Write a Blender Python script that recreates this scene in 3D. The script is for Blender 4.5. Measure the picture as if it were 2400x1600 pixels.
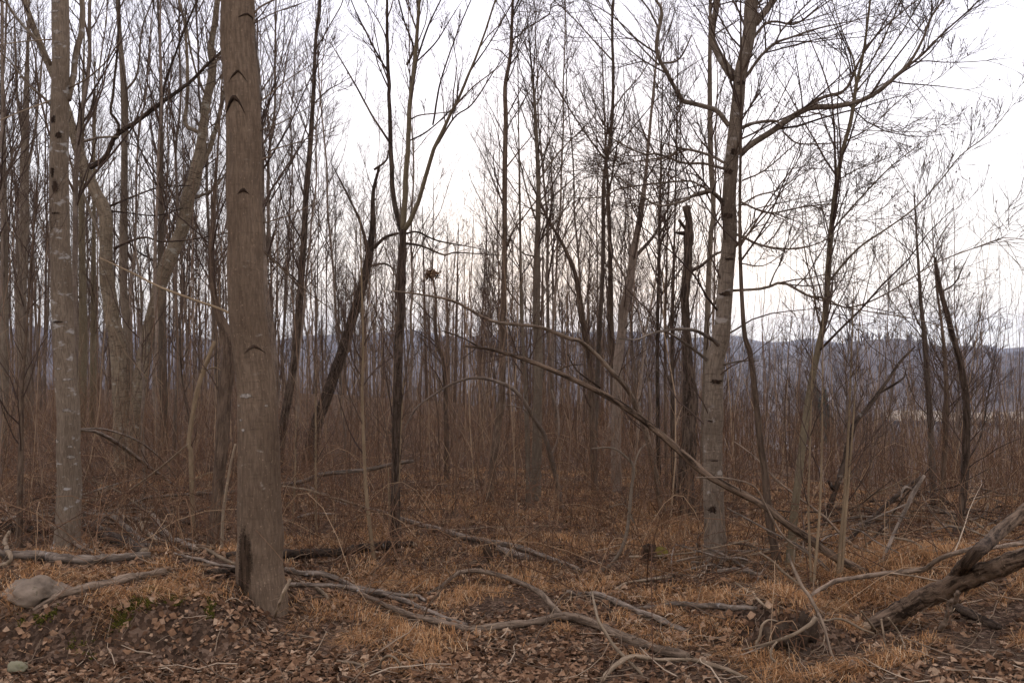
import bpy, math, numpy as np
from mathutils import Vector

for o in list(bpy.data.objects):
    bpy.data.objects.remove(o)
S = bpy.context.scene
R = np.random.RandomState(11)
U = R.uniform
COL = S.collection

# ------------------------------------------------------------------ camera, sky, sun, exposure
CAMZ = 2.2
LENS = 35.0
cam = bpy.data.objects.new('camera', bpy.data.cameras.new('camera'))
COL.objects.link(cam)
cam.location = (0, 0, CAMZ)
cam.rotation_euler = (math.radians(90), 0, 0)
cam.data.lens = LENS
cam.data.sensor_width = 36
cam.data.clip_start = 0.1
cam.data.clip_end = 30000
S.camera = cam
F = 18.0 / LENS / 1200.0          # tangent per photo pixel (2400 wide)

SUN_EL, SUN_AZ = 5.0, 4.0         # low sun behind the trees, just right of the view axis
w = bpy.data.worlds.new('World')
S.world = w
w.use_nodes = True
nt = w.node_tree
nt.nodes.clear()
wo = nt.nodes.new('ShaderNodeOutputWorld')
bg = nt.nodes.new('ShaderNodeBackground')
sky = nt.nodes.new('ShaderNodeTexSky')
sky.sky_type = 'NISHITA'
sky.sun_disc = False
sky.sun_elevation = math.radians(SUN_EL)
sky.sun_rotation = math.radians(SUN_AZ)
sky.air_density = 1.0
sky.dust_density = 3.0
sky.ozone_density = 1.0
# a thin even sheet of cloud over that sky: pale lavender overhead, creamier low down
geo = nt.nodes.new('ShaderNodeNewGeometry')
sep = nt.nodes.new('ShaderNodeSeparateXYZ')
ramp = nt.nodes.new('ShaderNodeValToRGB')
ramp.color_ramp.elements[0].position = 0.0
ramp.color_ramp.elements[0].color = (0.99, 0.93, 0.85, 1)
ramp.color_ramp.elements[1].position = 0.36
ramp.color_ramp.elements[1].color = (0.87, 0.86, 1.0, 1)
e = ramp.color_ramp.elements.new(0.06)
e.color = (0.97, 0.93, 0.9, 1)
e = ramp.color_ramp.elements.new(0.15)
e.color = (0.93, 0.91, 0.95, 1)
neg = nt.nodes.new('ShaderNodeVectorMath'); neg.operation = 'SCALE'; neg.inputs['Scale'].default_value = -1.0
tc = nt.nodes.new('ShaderNodeTexCoord')
nt.links.new(tc.outputs['Generated'], sep.inputs[0])
cn = nt.nodes.new('ShaderNodeTexNoise'); cn.inputs['Scale'].default_value = 2.2; cn.inputs['Detail'].default_value = 4
cmap = nt.nodes.new('ShaderNodeMapping'); cmap.inputs['Scale'].default_value = (1, 1, 4)
nt.links.new(tc.outputs['Generated'], cmap.inputs[0]); nt.links.new(cmap.outputs[0], cn.inputs['Vector'])
cm = nt.nodes.new('ShaderNodeMapRange'); cm.inputs['To Min'].default_value = 0.92; cm.inputs['To Max'].default_value = 1.06
nt.links.new(cn.outputs['Fac'], cm.inputs['Value'])
nt.links.new(sep.outputs['Z'], ramp.inputs[0])
cl = nt.nodes.new('ShaderNodeVectorMath'); cl.operation = 'SCALE'
nt.links.new(ramp.outputs[0], cl.inputs[0]); nt.links.new(cm.outputs[0], cl.inputs['Scale'])
clb = nt.nodes.new('ShaderNodeVectorMath'); clb.operation = 'SCALE'; clb.inputs['Scale'].default_value = 9.3
nt.links.new(cl.outputs[0], clb.inputs[0])
mix = nt.nodes.new('ShaderNodeMix'); mix.data_type = 'RGBA'; mix.inputs[0].default_value = 0.95
nt.links.new(sky.outputs[0], mix.inputs[6]); nt.links.new(clb.outputs[0], mix.inputs[7])
nt.links.new(mix.outputs[2], bg.inputs[0])
bg.inputs[1].default_value = 0.1
nt.links.new(bg.outputs[0], wo.inputs[0])

sun = bpy.data.objects.new('sun', bpy.data.lights.new('sun', 'SUN'))
COL.objects.link(sun)
sun.data.energy = 0.8
sun.data.angle = math.radians(25)
sun.data.color = (1.0, 0.9, 0.76)
sd = Vector((math.sin(math.radians(SUN_AZ)) * math.cos(math.radians(SUN_EL)), math.cos(math.radians(SUN_AZ)) * math.cos(math.radians(SUN_EL)), math.sin(math.radians(SUN_EL))))
sun.rotation_euler = sd.to_track_quat('Z', 'Y').to_euler()
S.view_settings.view_transform = 'Standard'
S.view_settings.look = 'None'
S.view_settings.gamma = 1.0
S.view_settings.exposure = 0.76
S.render.engine = 'CYCLES'
S.cycles.max_bounces = 3
S.cycles.use_adaptive_sampling = True
S.cycles.adaptive_threshold = 0.02
S.cycles.diffuse_bounces = 2
S.cycles.glossy_bounces = 1
S.cycles.volume_bounces = 0
S.cycles.use_denoising = True
S.cycles.denoiser = 'OPENIMAGEDENOISE'
S.cycles.denoising_prefilter = 'ACCURATE'
S.cycles.sample_clamp_indirect = 3.0

# ------------------------------------------------------------------ noise
def _h(ix, iy, iz=0):
    n = (ix * 374761393 + iy * 668265263 + iz * 2147483647 * 3 + 1013904223) & 0xffffffff
    n = ((n ^ (n >> 13)) * 1274126177) & 0xffffffff
    n = ((n ^ (n >> 16)) * 2246822519) & 0xffffffff
    return ((n ^ (n >> 15)) & 0xffff) / 32767.5 - 1.0

def noise3(x, y, z):
    x, y, z = np.broadcast_arrays(np.asarray(x, float), np.asarray(y, float), np.asarray(z, float))
    ix, iy, iz = np.floor(x).astype(np.int64), np.floor(y).astype(np.int64), np.floor(z).astype(np.int64)
    fx, fy, fz = x - ix, y - iy, z - iz
    fx, fy, fz = [f * f * (3 - 2 * f) for f in (fx, fy, fz)]
    r = 0
    for a in (0, 1):
        for b in (0, 1):
            for c in (0, 1):
                r = r + _h(ix + a, iy + b, iz + c) * (fx if a else 1 - fx) * (fy if b else 1 - fy) * (fz if c else 1 - fz)
    return r

def fbm(x, y, z=0.0, oct=4):
    r, a = 0, 0.5
    for i in range(oct):
        r = r + a * noise3(np.asarray(x) * 2 ** i + 17.3 * i, np.asarray(y) * 2 ** i - 9.1 * i, np.asarray(z) * 2 ** i)
        a *= 0.5
    return r

def sst(a, b, x):
    t = np.clip((x - a) / (b - a), 0, 1)
    return t * t * (3 - 2 * t)

# ------------------------------------------------------------------ ground shape
VALLEY = 80.0
def zg(x, y, fine=True):
    x = np.asarray(x, float); y = np.asarray(y, float)
    r = np.hypot(x, y)
    t = np.clip(x / np.maximum(np.abs(y), 1.0), -1.5, 1.5)
    s = sst(-0.42, 0.4, t)
    d0 = 48 * (1 - s) + 12.5 * s
    k = 0.09 * (1 - s) + 0.15 * s
    dr = np.maximum(r - d0, 0)
    dr = dr * dr / (dr + 8.0)
    z = -VALLEY * (1 - np.exp(-k * dr / VALLEY))
    ang = np.arctan2(x, y)
    ridge = 24 + 150 * fbm(ang * 6.3 + 3.0, 0.5, 0, 3) + 14 * fbm(ang * 40, 2.5, 0, 3)
    z = z + sst(1500, 4600, r) * (VALLEY + ridge) - sst(4800, 9000, r) * 60
    z = z + sst(1300, 2100, r) * (1 - sst(2100, 2900, r)) * (34 + 110 * fbm(ang * 7 + 9, 4.5, 0, 3))
    z = z + sst(60, 200, r) * (1 - sst(2600, 4400, r)) * 5 * fbm(x / 160, y / 160, 0, 3)
    near = 1 - sst(60, 140, r)
    z = z + near * 0.16 * fbm(x / 3.1, y / 3.1, 1.5, 3)
    # dug bank at the front, left of and under the thick trunk
    m = sst(-1.75, -2.35, x) * (1 - sst(8.6, 10.5, y))
    edge = 7.3 + 0.2 * fbm(x * 1.1, 3.3, 0, 3)
    z = z + m * (0.36 * sst(edge - 0.22, edge + 0.2, y) - 0.06) + m * .1 * sst(edge - .5, edge, y) * (1 - sst(edge, edge + .5, y)) * fbm(x / .22, y / .22, 2.7, 4)
    # earth thrown up round the root clump
    z = z + 0.3 * np.exp(-((x - 2.02) / .42) ** 2) * sst(7.02, 7.3, y + .12 * fbm(x * 3, 1.1, 0, 3)) * (1 - sst(7.5, 8.8, y))
    # tussocky hump at the right and loose earth in the right corner
    z = z + 0.16 * np.exp(-(((x - 4.2) / 1.3) ** 2 + ((y - 9.3) / 0.8) ** 2))
    z = z + 0.14 * np.exp(-(((x - 3.0) / 1.0) ** 2 + ((y - 6.5) / 0.5) ** 2))
    if fine:
        z = z + near * 0.05 * fbm(x / 0.42, y / 0.42, 4.5, 3)
    return z

def ray(px, py):
    return np.array([(px - 1200) * F, 1.0, (800 - py) * F])

def gpick(px, py, far=6000):
    """where the sight line through a photo pixel meets the ground"""
    d = ray(px, py)
    ts = GT
    for _ in range(3):
        below = CAMZ + d[2] * ts < zg(d[0] * ts, ts)
        i = int(np.argmax(below)) if below.any() else len(ts) - 1
        ts = np.linspace(ts[max(i - 1, 0)], ts[i], 24)
    t = ts[-1]
    return np.array([d[0] * t, t, float(zg(d[0] * t, t))])
GT = np.geomspace(3.0, 6000, 420)

def at(px, py, depth):
    return ray(px, py) * depth + np.array([0, 0, CAMZ])

CR = {'1': (0, 0, 800 / 1568), '2': (800, 0, 800 / 1568), '3': (1600, 0, 800 / 1568), '4': (0, 800, 800 / 1568), '5': (800, 800, 800 / 1568),
      '6': (1600, 800, 800 / 1568), 'f': (0, 0, 2400 / 2352), 'A': (1450, 430, 300 / 1568), 'B': (1450, 730, 300 / 784), 's': (0, 0, 1.0),
      'D': (500, 1050, 400 / 1568), 'E': (1750, 1300, 300 / 1568), 'G': (0, 1250, 400 / 1792)}
def tr(c, *pts):
    a, b, s = CR[c]
    return [(a + p[0] * s, b + p[1] * s) + ((p[2] * s,) if len(p) > 2 else ()) for p in pts]

# ------------------------------------------------------------------ mesh building
class MB:
    def __init__(self): self.V = []; self.Q = []; self.T = []; self.A = []; self.n = 0; self.edge = None; self.has = False
    def add(self, v, q=None, t=None, attr=None):
        v = np.asarray(v, np.float32).reshape(-1, 3)
        self.has = self.has or attr is not None
        self.A.append(v if attr is None else np.asarray(attr, np.float32).reshape(-1, 3))
        if q is not None and len(q): self.Q.append(np.asarray(q, np.int64).reshape(-1, 4) + self.n)
        if t is not None and len(t): self.T.append(np.asarray(t, np.int64).reshape(-1, 3) + self.n)
        self.V.append(v); self.n += len(v)
        return self
    def mesh(self, name, mat, smooth=True):
        V = np.concatenate(self.V) if self.V else np.zeros((0, 3), np.float32)
        Q = np.concatenate(self.Q) if self.Q else np.zeros((0, 4), np.int64)
        T = np.concatenate(self.T) if self.T else np.zeros((0, 3), np.int64)
        me = bpy.data.meshes.new(name)
        me.vertices.add(len(V)); me.vertices.foreach_set('co', V.ravel())
        nl = Q.size + T.size
        me.loops.add(nl)
        me.loops.foreach_set('vertex_index', np.concatenate([Q.ravel(), T.ravel()]).astype(np.int32))
        me.polygons.add(len(Q) + len(T))
        st = np.concatenate([np.arange(len(Q)) * 4, Q.size + np.arange(len(T)) * 3]).astype(np.int32)
        me.polygons.foreach_set('loop_start', st)
        me.polygons.foreach_set('use_smooth', np.full(len(Q) + len(T), smooth))
        me.update(calc_edges=True)
        if self.has or self.edge is not None:
            me.attributes.new('along', 'FLOAT_VECTOR', 'POINT').data.foreach_set('vector', np.concatenate(self.A).ravel())
        if self.edge is not None:
            me.attributes.new('edge', 'FLOAT', 'POINT').data.foreach_set('value', np.asarray(self.edge, np.float32))
        me.materials.append(mat)
        return me
    def obj(self, name, mat, parent=None, smooth=True, loc=None):
        return link(name, self.mesh(name, mat, smooth), parent, loc)

def link(name, me, parent=None, loc=None):
    o = bpy.data.objects.new(name, me)
    COL.objects.link(o)
    if parent is not None: o.parent = parent
    if loc is not None: o.location = loc
    return o

def tag(o, label=None, cat=None, group=None, kind=None):
    if label: o['label'] = label
    if cat: o['category'] = cat
    if group: o['group'] = group
    if kind: o['kind'] = kind
    return o

def empty(name, loc, label, cat, group=None):
    o = bpy.data.objects.new(name, None)
    COL.objects.link(o)
    o.location = loc
    o.empty_display_size = 0.2
    return tag(o, label, cat, group)

def nrm(v):
    return v / np.maximum(np.linalg.norm(v, axis=-1, keepdims=True), 1e-9)

def tubes(mb, P, Rr, sides, disp=None, cap=True):
    """P (N,k,3) centre lines, Rr (N,k) radii -> joined tubes"""
    P = np.asarray(P, float); Rr = np.asarray(Rr, float)
    if P.ndim == 2: P = P[None]; Rr = Rr[None]
    N, k, _ = P.shape
    if N == 0: return mb
    T = np.empty_like(P)
    T[:, 1:-1] = P[:, 2:] - P[:, :-2]; T[:, 0] = P[:, 1] - P[:, 0]; T[:, -1] = P[:, -1] - P[:, -2]
    T = nrm(T)
    mt = nrm(P[:, -1] - P[:, 0])
    ref = np.where(np.abs(mt[:, 1:2]) < 0.8, np.array([[0, 1.0, 0]]), np.array([[1.0, 0, 0]]))
    u = nrm(np.cross(T, ref[:, None, :])); v = np.cross(T, u)
    a = np.arange(sides) * 2 * math.pi / sides
    ring = u[:, :, None, :] * np.cos(a)[None, None, :, None] + v[:, :, None, :] * np.sin(a)[None, None, :, None]
    rr = Rr[:, :, None] * np.ones(sides)[None, None]
    if disp is not None: rr = rr + disp(P, ring, Rr)
    V = P[:, :, None, :] + ring * rr[..., None]
    V = V.reshape(N, k * sides, 3)
    j, i = np.meshgrid(np.arange(k - 1), np.arange(sides), indexing='ij')
    i2 = (i + 1) % sides
    q = np.stack([j * sides + i, j * sides + i2, (j + 1) * sides + i2, (j + 1) * sides + i], -1).reshape(-1, 4)
    Q = (q[None] + (np.arange(N) * k * sides)[:, None, None]).reshape(-1, 4)
    t = []
    if cap and sides > 3:
        for b in range(N):
            o = b * k * sides
            for s_ in range(1, sides - 1):
                t.append((o, o + s_ + 1, o + s_)); e = o + (k - 1) * sides
                t.append((e, e + s_, e + s_ + 1))
    at_ = None
    if sides >= 5:      # bark runs along the stem whichever way it lies
        s_ = np.concatenate([np.zeros((N, 1)), np.cumsum(np.linalg.norm(np.diff(P, axis=1), axis=2), 1)], 1)
        at_ = np.stack([np.cos(a)[None, None] * rr, np.sin(a)[None, None] * rr, np.repeat(s_[:, :, None], sides, 2)], -1) + P[:, :1, None, :] * 3.7
    return mb.add(V.reshape(-1, 3), Q, t, at_)

def smooth_path(pts, n):
    """Catmull-Rom through rows of pts (any width), resampled evenly by length"""
    p = np.asarray(pts, float)
    if len(p) == 2: p = np.array([p[0], p[0] * .67 + p[1] * .33, p[0] * .33 + p[1] * .67, p[1]])
    e = np.vstack([2 * p[0] - p[1], p, 2 * p[-1] - p[-2]])
    out = []
    for i in range(len(p) - 1):
        t = np.linspace(0, 1, 12, endpoint=False)[:, None]
        a, b, c, d = e[i], e[i + 1], e[i + 2], e[i + 3]
        out.append(0.5 * (2 * b + (c - a) * t + (2 * a - 5 * b + 4 * c - d) * t * t + (3 * b - a - 3 * c + d) * t ** 3))
    out = np.vstack(out + [p[-1:]])
    L = np.r_[0, np.cumsum(np.linalg.norm(np.diff(out[:, :3], axis=0), axis=1))]
    x = np.linspace(0, L[-1], n)
    return np.stack([np.interp(x, L, out[:, c]) for c in range(out.shape[1])], 1)

def barknoise(amp, fs, fz, seed=0.0):
    def f(P, ring, Rr):
        q = P[:, :, None, :] + ring * Rr[:, :, None, None]
        return amp * Rr[:, :, None] * fbm(q[..., 0] * fs + seed, q[..., 1] * fs, q[..., 2] * fz, 3)
    return f

def grow(P, Rr, m, l0, l1, a0, a1, up=0.25, bend=0.12, k=5, rmin=0.0016, t0=0.15, t1=1.0, wig=0.12, rf=0.6, taper=0.6, rng=R, cap=99.0):
    """m children on every parent line; lengths are fractions of the parent's length"""
    N, kk, _ = P.shape
    plen = np.linalg.norm(np.diff(P, axis=1), axis=2).sum(1)
    idx = np.repeat(np.arange(N), m)
    M = len(idx)
    t = rng.uniform(t0, t1, M)
    fj = t * (kk - 1); j = np.minimum(fj.astype(int), kk - 2); fr = (fj - j)[:, None]
    st = P[idx, j] * (1 - fr) + P[idx, j + 1] * fr
    r0 = Rr[idx, j] * (1 - fr[:, 0]) + Rr[idx, j + 1] * fr[:, 0]
    T = nrm(P[idx, j + 1] - P[idx, j])
    pr = nrm(np.cross(T, nrm(rng.normal(size=(M, 3)))))
    a = np.radians(rng.uniform(a0, a1, M))[:, None]
    d = nrm(np.cos(a) * T + np.sin(a) * pr + np.array([0, 0, 1.0]) * up)
    L = np.minimum(plen[idx] * rng.uniform(l0, l1, M) * (1.15 - taper * t), cap * rng.uniform(.5, 1, M))
    C = np.empty((M, k, 3)); C[:, 0] = st
    for i in range(1, k):
        C[:, i] = C[:, i - 1] + d * (L / (k - 1))[:, None]
        d = nrm(d + rng.normal(size=(M, 3)) * wig + np.array([0, 0, bend]))
    rs = np.maximum(r0 * rf, rmin)
    rs = np.minimum(rs, 0.0058 * L + rmin)
    rad = rs[:, None] * np.linspace(1, 0.25, k)[None] 
    return C, np.maximum(rad, rmin * 0.6)

# ------------------------------------------------------------------ materials
def newmat(name):
    m = bpy.data.materials.new(name)
    m.use_nodes = True
    n = m.node_tree
    b = n.nodes['Principled BSDF']
    b.inputs['Roughness'].default_value = 0.9
    b.inputs['Specular IOR Level'].default_value = 0.06
    return m, n, b

def nd(n, t, **kw):
    x = n.nodes.new(t)
    for k, v in kw.items():
        if hasattr(x, k): setattr(x, k, v)
        else: x.inputs[k].default_value = v
    return x

def rampn(n, src, stops):
    r = n.nodes.new('ShaderNodeValToRGB')
    el = r.color_ramp.elements
    while len(el) < len(stops): el.new(0.5)
    for e_, (p, c) in zip(el, stops):
        e_.position = p; e_.color = (*c, 1)
    n.links.new(src, r.inputs[0])
    return r.outputs[0]

def mixc(n, fac, a, b, mode='MIX'):
    x = n.nodes.new('ShaderNodeMix'); x.data_type = 'RGBA'; x.blend_type = mode
    for sck, val in ((0, fac), (6, a), (7, b)):
        if hasattr(val, 'is_output'): n.links.new(val, x.inputs[sck])
        elif isinstance(val, tuple): x.inputs[sck].default_value = (*val, 1)
        else: x.inputs[sck].default_value = val
    return x.outputs[2]

def coords(n, rnd=True, along=False):
    tc_ = n.nodes.new('ShaderNodeTexCoord')
    if not rnd: return tc_.outputs['Object']
    vec = tc_.outputs['Object']
    if along:
        an = n.nodes.new('ShaderNodeAttribute'); an.attribute_name = 'along'; vec = an.outputs['Vector']
    oi = n.nodes.new('ShaderNodeObjectInfo')
    m = n.nodes.new('ShaderNodeMath'); m.operation = 'MULTIPLY'; m.inputs[1].default_value = 57.0
    n.links.new(oi.outputs['Random'], m.inputs[0])
    a = n.nodes.new('ShaderNodeVectorMath'); a.operation = 'ADD'
    n.links.new(vec, a.inputs[0]); n.links.new(m.outputs[0], a.inputs[1])
    return a.outputs[0]

def texn(n, vec, scale, stretch=(1, 1, 1), detail=5, rough=0.6):
    mp = n.nodes.new('ShaderNodeMapping'); mp.inputs['Scale'].default_value = stretch
    n.links.new(vec, mp.inputs[0])
    t = n.nodes.new('ShaderNodeTexNoise'); t.inputs['Scale'].default_value = scale
    t.inputs['Detail'].default_value = detail; t.inputs['Roughness'].default_value = rough
    n.links.new(mp.outputs[0], t.inputs['Vector'])
    return t.outputs['Fac']

def bark(name, c1, c2, dark, lichen=None, lth=0.62, band=0.0, fiss=1.0, fs=38, green=None, gth=0.6, bump=0.5, rvar=0.25, ragged=False, k=0.9):
    c1, c2, dark = [tuple(q * k for q in warm(c)) for c in (c1, c2, dark)]
    dark = tuple(q * .7 for q in dark)  # fissure colour cut further, painting shade into the bark cracks
    m, n, b = newmat(name)
    v = coords(n, True, True)
    big = texn(n, v, 2.2, (1, 1, 0.5), 4)
    col = rampn(n, big, [(0.32, c1), (0.68, c2)])
    fi = texn(n, v, fs, (1, 1, 0.16), 5, 0.65)
    fm = rampn(n, fi, [(0.40, (0, 0, 0)), (0.6, (1, 1, 1))])
    fmx = n.nodes.new('ShaderNodeMix'); fmx.data_type = 'RGBA'; fmx.inputs[0].default_value = fiss
    fmx.inputs[6].default_value = (1, 1, 1, 1); n.links.new(fm, fmx.inputs[7])
    col = mixc(n, fmx.outputs[2], dark, col)
    if band:
        bn = texn(n, v, 5.0, (1.2, 1.2, 9.0), 4, 0.7)
        bm = rampn(n, bn, [(0.55, (0, 0, 0)), (0.66, (band, band, band))])
        col = mixc(n, bm, col, dark)
    sp = texn(n, v, 60, (1, 1, 0.7), 2)
    col = mixc(n, rampn(n, sp, [(0.64, (0, 0, 0)), (0.74, (0.5, 0.5, 0.5))]), col, tuple(min(1, x * 2.0) for x in c2))
    if lichen:
        ln = texn(n, v, 5.5, (1, 1, 1.9), 5, 0.6)
        col = mixc(n, rampn(n, ln, [(lth, (0, 0, 0)), (lth + 0.07, (0.75, 0.75, 0.75))]), col, lichen)
    if green:
        gn = texn(n, v, 3.1, (1, 1, 0.8), 5, 0.7)
        col = mixc(n, rampn(n, gn, [(gth, (0, 0, 0)), (gth + 0.1, (0.7, 0.7, 0.7))]), col, green)
    oi = n.nodes.new('ShaderNodeObjectInfo')
    mr = n.nodes.new('ShaderNodeMapRange'); mr.inputs['To Min'].default_value = 1 - rvar; mr.inputs['To Max'].default_value = 1 + rvar
    n.links.new(oi.outputs['Random'], mr.inputs[0])
    sc = n.nodes.new('ShaderNodeVectorMath'); sc.operation = 'SCALE'
    n.links.new(col, sc.inputs[0]); n.links.new(mr.outputs[0], sc.inputs['Scale'])
    n.links.new(sc.outputs[0], b.inputs['Base Color'])
    bp = n.nodes.new('ShaderNodeBump'); bp.inputs['Strength'].default_value = bump; bp.inputs['Distance'].default_value = 0.016
    n.links.new(fi, bp.inputs['Height']); n.links.new(bp.outputs[0], b.inputs['Normal'])
    if ragged:          # crusts fray out at the rim
        ea = n.nodes.new('ShaderNodeAttribute'); ea.attribute_name = 'edge'
        rn = texn(n, v, 48, (1, 1, 1.6), 4, 0.7)
        sb = n.nodes.new('ShaderNodeMath'); sb.operation = 'SUBTRACT'; n.links.new(rn, sb.inputs[0]); n.links.new(ea.outputs['Fac'], sb.inputs[1])
        al = n.nodes.new('ShaderNodeMapRange'); al.inputs['From Min'].default_value = -0.22; al.inputs['From Max'].default_value = 0.06
        n.links.new(sb.outputs[0], al.inputs[0]); n.links.new(al.outputs[0], b.inputs['Alpha'])
    return m

def island(name, stops, rough=0.85, sub=0.0, noise=None):
    """colour picked per loose piece"""
    stops = [(p_, warm(c_)) for p_, c_ in stops]
    m, n, b = newmat(name)
    g = n.nodes.new('ShaderNodeNewGeometry'); oi = n.nodes.new('ShaderNodeObjectInfo')
    ad = n.nodes.new('ShaderNodeMath'); ad.operation = 'ADD'
    n.links.new(g.outputs['Random Per Island'], ad.inputs[0]); n.links.new(oi.outputs['Random'], ad.inputs[1])
    fr = n.nodes.new('ShaderNodeMath'); fr.operation = 'FRACT'; n.links.new(ad.outputs[0], fr.inputs[0])
    col = rampn(n, fr.outputs[0], stops)
    if noise:
        v = coords(n, False)
        x = texn(n, v, noise, (1, 1, 1), 4)
        col = mixc(n, 0.7, col, rampn(n, x, [(0.3, (0.35, 0.33, 0.32)), (0.7, (1.25, 1.22, 1.2))]), 'MULTIPLY')
    n.links.new(col, b.inputs['Base Color'])
    b.inputs['Roughness'].default_value = rough
    if sub:
        b.inputs['Transmission Weight'].default_value = 0.0
        tl = n.nodes.new('ShaderNodeBsdfTranslucent'); n.links.new(col, tl.inputs[0])
        mx = n.nodes.new('ShaderNodeMixShader'); mx.inputs[0].default_value = sub
        n.links.new(b.outputs[0], mx.inputs[1]); n.links.new(tl.outputs[0], mx.inputs[2])
        n.links.new(mx.outputs[0], n.nodes['Material Output'].inputs[0])
    return m

def warm(c):
    return (c[0] * 1.03, c[1] * .95, c[2] * .85)
M = {}
M['bark_main'] = bark('bark_thick_trunk', (0.125, 0.09, 0.063), (0.22, 0.166, 0.12), (0.063, 0.044, 0.031), lichen=(0.27, 0.225, 0.172), lth=0.65, fiss=0.45, fs=55, band=0.3, bump=0.7, rvar=0)
M['bark_left'] = bark('bark_patched_trunk', (0.165, 0.13, 0.096), (0.27, 0.22, 0.168), (0.09, 0.066, 0.048), lichen=(0.4, 0.37, 0.32), lth=0.59, fiss=0.5, fs=70, rvar=0)
M['bark_birch'] = bark('bark_scaly_birch', (0.19, 0.15, 0.105), (0.29, 0.24, 0.175), (0.05, 0.037, 0.028), lichen=(0.34, 0.31, 0.24), lth=0.6, band=0.85, fiss=0.45, rvar=0.1)
M['bark_right'] = bark('bark_grey_maple', (0.17, 0.135, 0.103), (0.29, 0.24, 0.19), (0.065, 0.047, 0.034), lichen=(0.35, 0.3, 0.245), lth=0.6, band=0.55, fiss=0.45, fs=60, rvar=0)
M['bark_dark'] = bark('bark_dark', (0.078, 0.057, 0.043), (0.15, 0.114, 0.087), (0.03, 0.021, 0.016), lichen=(0.2, 0.17, 0.12), lth=0.68, fiss=0.9)
M['bark_grey'] = bark('bark_smooth_grey', (0.15, 0.12, 0.09), (0.235, 0.195, 0.15), (0.095, 0.072, 0.055), band=0.4, fiss=0.4)
M['bark_olive'] = bark('bark_olive_pole', (0.155, 0.125, 0.082), (0.225, 0.19, 0.13), (0.09, 0.068, 0.045), band=0.3, fiss=0.35, rvar=0.1)
M['bark_brown'] = bark('bark_brown', (0.105, 0.075, 0.054), (0.19, 0.142, 0.105), (0.05, 0.034, 0.025), fiss=0.7)
M['bark_stand'] = bark('bark_background', (0.155, 0.122, 0.096), (0.29, 0.235, 0.19), (0.075, 0.056, 0.042), band=0.4, fiss=0.5, rvar=0.45)
M['bark_tan'] = bark('bark_tan_sapling', (0.21, 0.155, 0.1), (0.33, 0.255, 0.165), (0.13, 0.09, 0.06), fiss=0.4, rvar=0.15)
M['dead_grey'] = bark('dead_grey_wood', (0.19, 0.155, 0.125), (0.34, 0.285, 0.235), (0.05, 0.038, 0.03), lichen=(0.4, 0.36, 0.31), lth=0.64, fiss=0.75, rvar=0.25)
M['dead_brown'] = bark('dead_brown_wood', (0.2, 0.15, 0.11), (0.37, 0.29, 0.22), (0.045, 0.032, 0.023), fiss=0.7, rvar=0.2)
M['dead_pale'] = bark('dead_pale_wood', (0.21, 0.16, 0.11), (0.36, 0.29, 0.21), (0.1, 0.072, 0.05), fiss=0.5, rvar=0.2)
M['dead_dark'] = bark('dead_dark_wood', (0.05, 0.037, 0.028), (0.11, 0.083, 0.063), (0.018, 0.013, 0.01), lichen=(0.2, 0.175, 0.14), lth=0.64, fiss=0.9)
M['fallen_bark'] = bark('fallen_ridged_bark', (0.105, 0.073, 0.051), (0.21, 0.155, 0.112), (0.032, 0.022, 0.015), fiss=1.0, fs=26, bump=1.0)
M['scar'] = bark('bark_scar', (0.045, 0.03, 0.021), (0.085, 0.06, 0.042), (0.02, 0.013, 0.01), fiss=0.8)
M['scar_ragged'] = bark('bark_scar_patch', (0.045, 0.03, 0.021), (0.085, 0.06, 0.042), (0.02, 0.013, 0.01), fiss=0.8, ragged=True)
M['patch_white'] = bark('white_lichen', (0.27, 0.24, 0.2), (0.46, 0.43, 0.39), (0.15, 0.125, 0.1), fiss=0.7, fs=50, rvar=0.1, ragged=True)
M['bare_dark'] = bark('damp_bare_bark', (0.05, 0.032, 0.021), (0.095, 0.066, 0.045), (0.02, 0.014, 0.01), fiss=0.9, fs=30)
M['bare_ragged'] = bark('damp_bare_patch', (0.05, 0.032, 0.021), (0.095, 0.066, 0.045), (0.02, 0.014, 0.01), fiss=0.9, fs=30, ragged=True)
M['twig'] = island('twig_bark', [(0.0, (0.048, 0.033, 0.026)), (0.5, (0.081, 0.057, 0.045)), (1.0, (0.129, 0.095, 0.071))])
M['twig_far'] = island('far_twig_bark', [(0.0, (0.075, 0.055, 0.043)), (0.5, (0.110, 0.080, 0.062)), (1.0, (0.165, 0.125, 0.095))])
M['thicket'] = island('thicket_bark', [(0.0, (0.078, 0.052, 0.038)), (0.4, (0.151, 0.103, 0.073)), (0.75, (0.217, 0.149, 0.104)), (1.0, (0.354, 0.262, 0.175))])
M['brush'] = island('dead_weed_stems', [(0.0, (0.068, 0.038, 0.026)), (0.5, (0.135, 0.077, 0.047)), (0.85, (0.216, 0.133, 0.081)), (1.0, (0.405, 0.293, 0.186))])
M['grass'] = island('dry_grass', [(0.0, (0.149, 0.077, 0.037)), (0.3, (0.308, 0.159, 0.069)), (0.65, (0.457, 0.253, 0.115)), (0.85, (0.536, 0.351, 0.190)), (1.0, (0.628, 0.503, 0.344))], sub=0.25)
M['leaf'] = island('dead_leaf', [(0.0, (0.069, 0.040, 0.025)), (0.3, (0.147, 0.085, 0.051)), (0.6, (0.255, 0.155, 0.093)), (0.88, (0.353, 0.235, 0.152)), (1.0, (0.451, 0.340, 0.240))], sub=0.12, noise=26)
M['litter'] = island('twig_litter', [(0.0, (0.08, 0.057, 0.042)), (0.5, (0.16, 0.118, 0.083)), (0.85, (0.28, 0.215, 0.155)), (1.0, (0.46, 0.38, 0.29))])
M['moss'] = island('moss', [(0.0, (0.032, 0.032, 0.007)), (0.6, (0.068, 0.065, 0.013)), (1.0, (0.117, 0.107, 0.022))])

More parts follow.
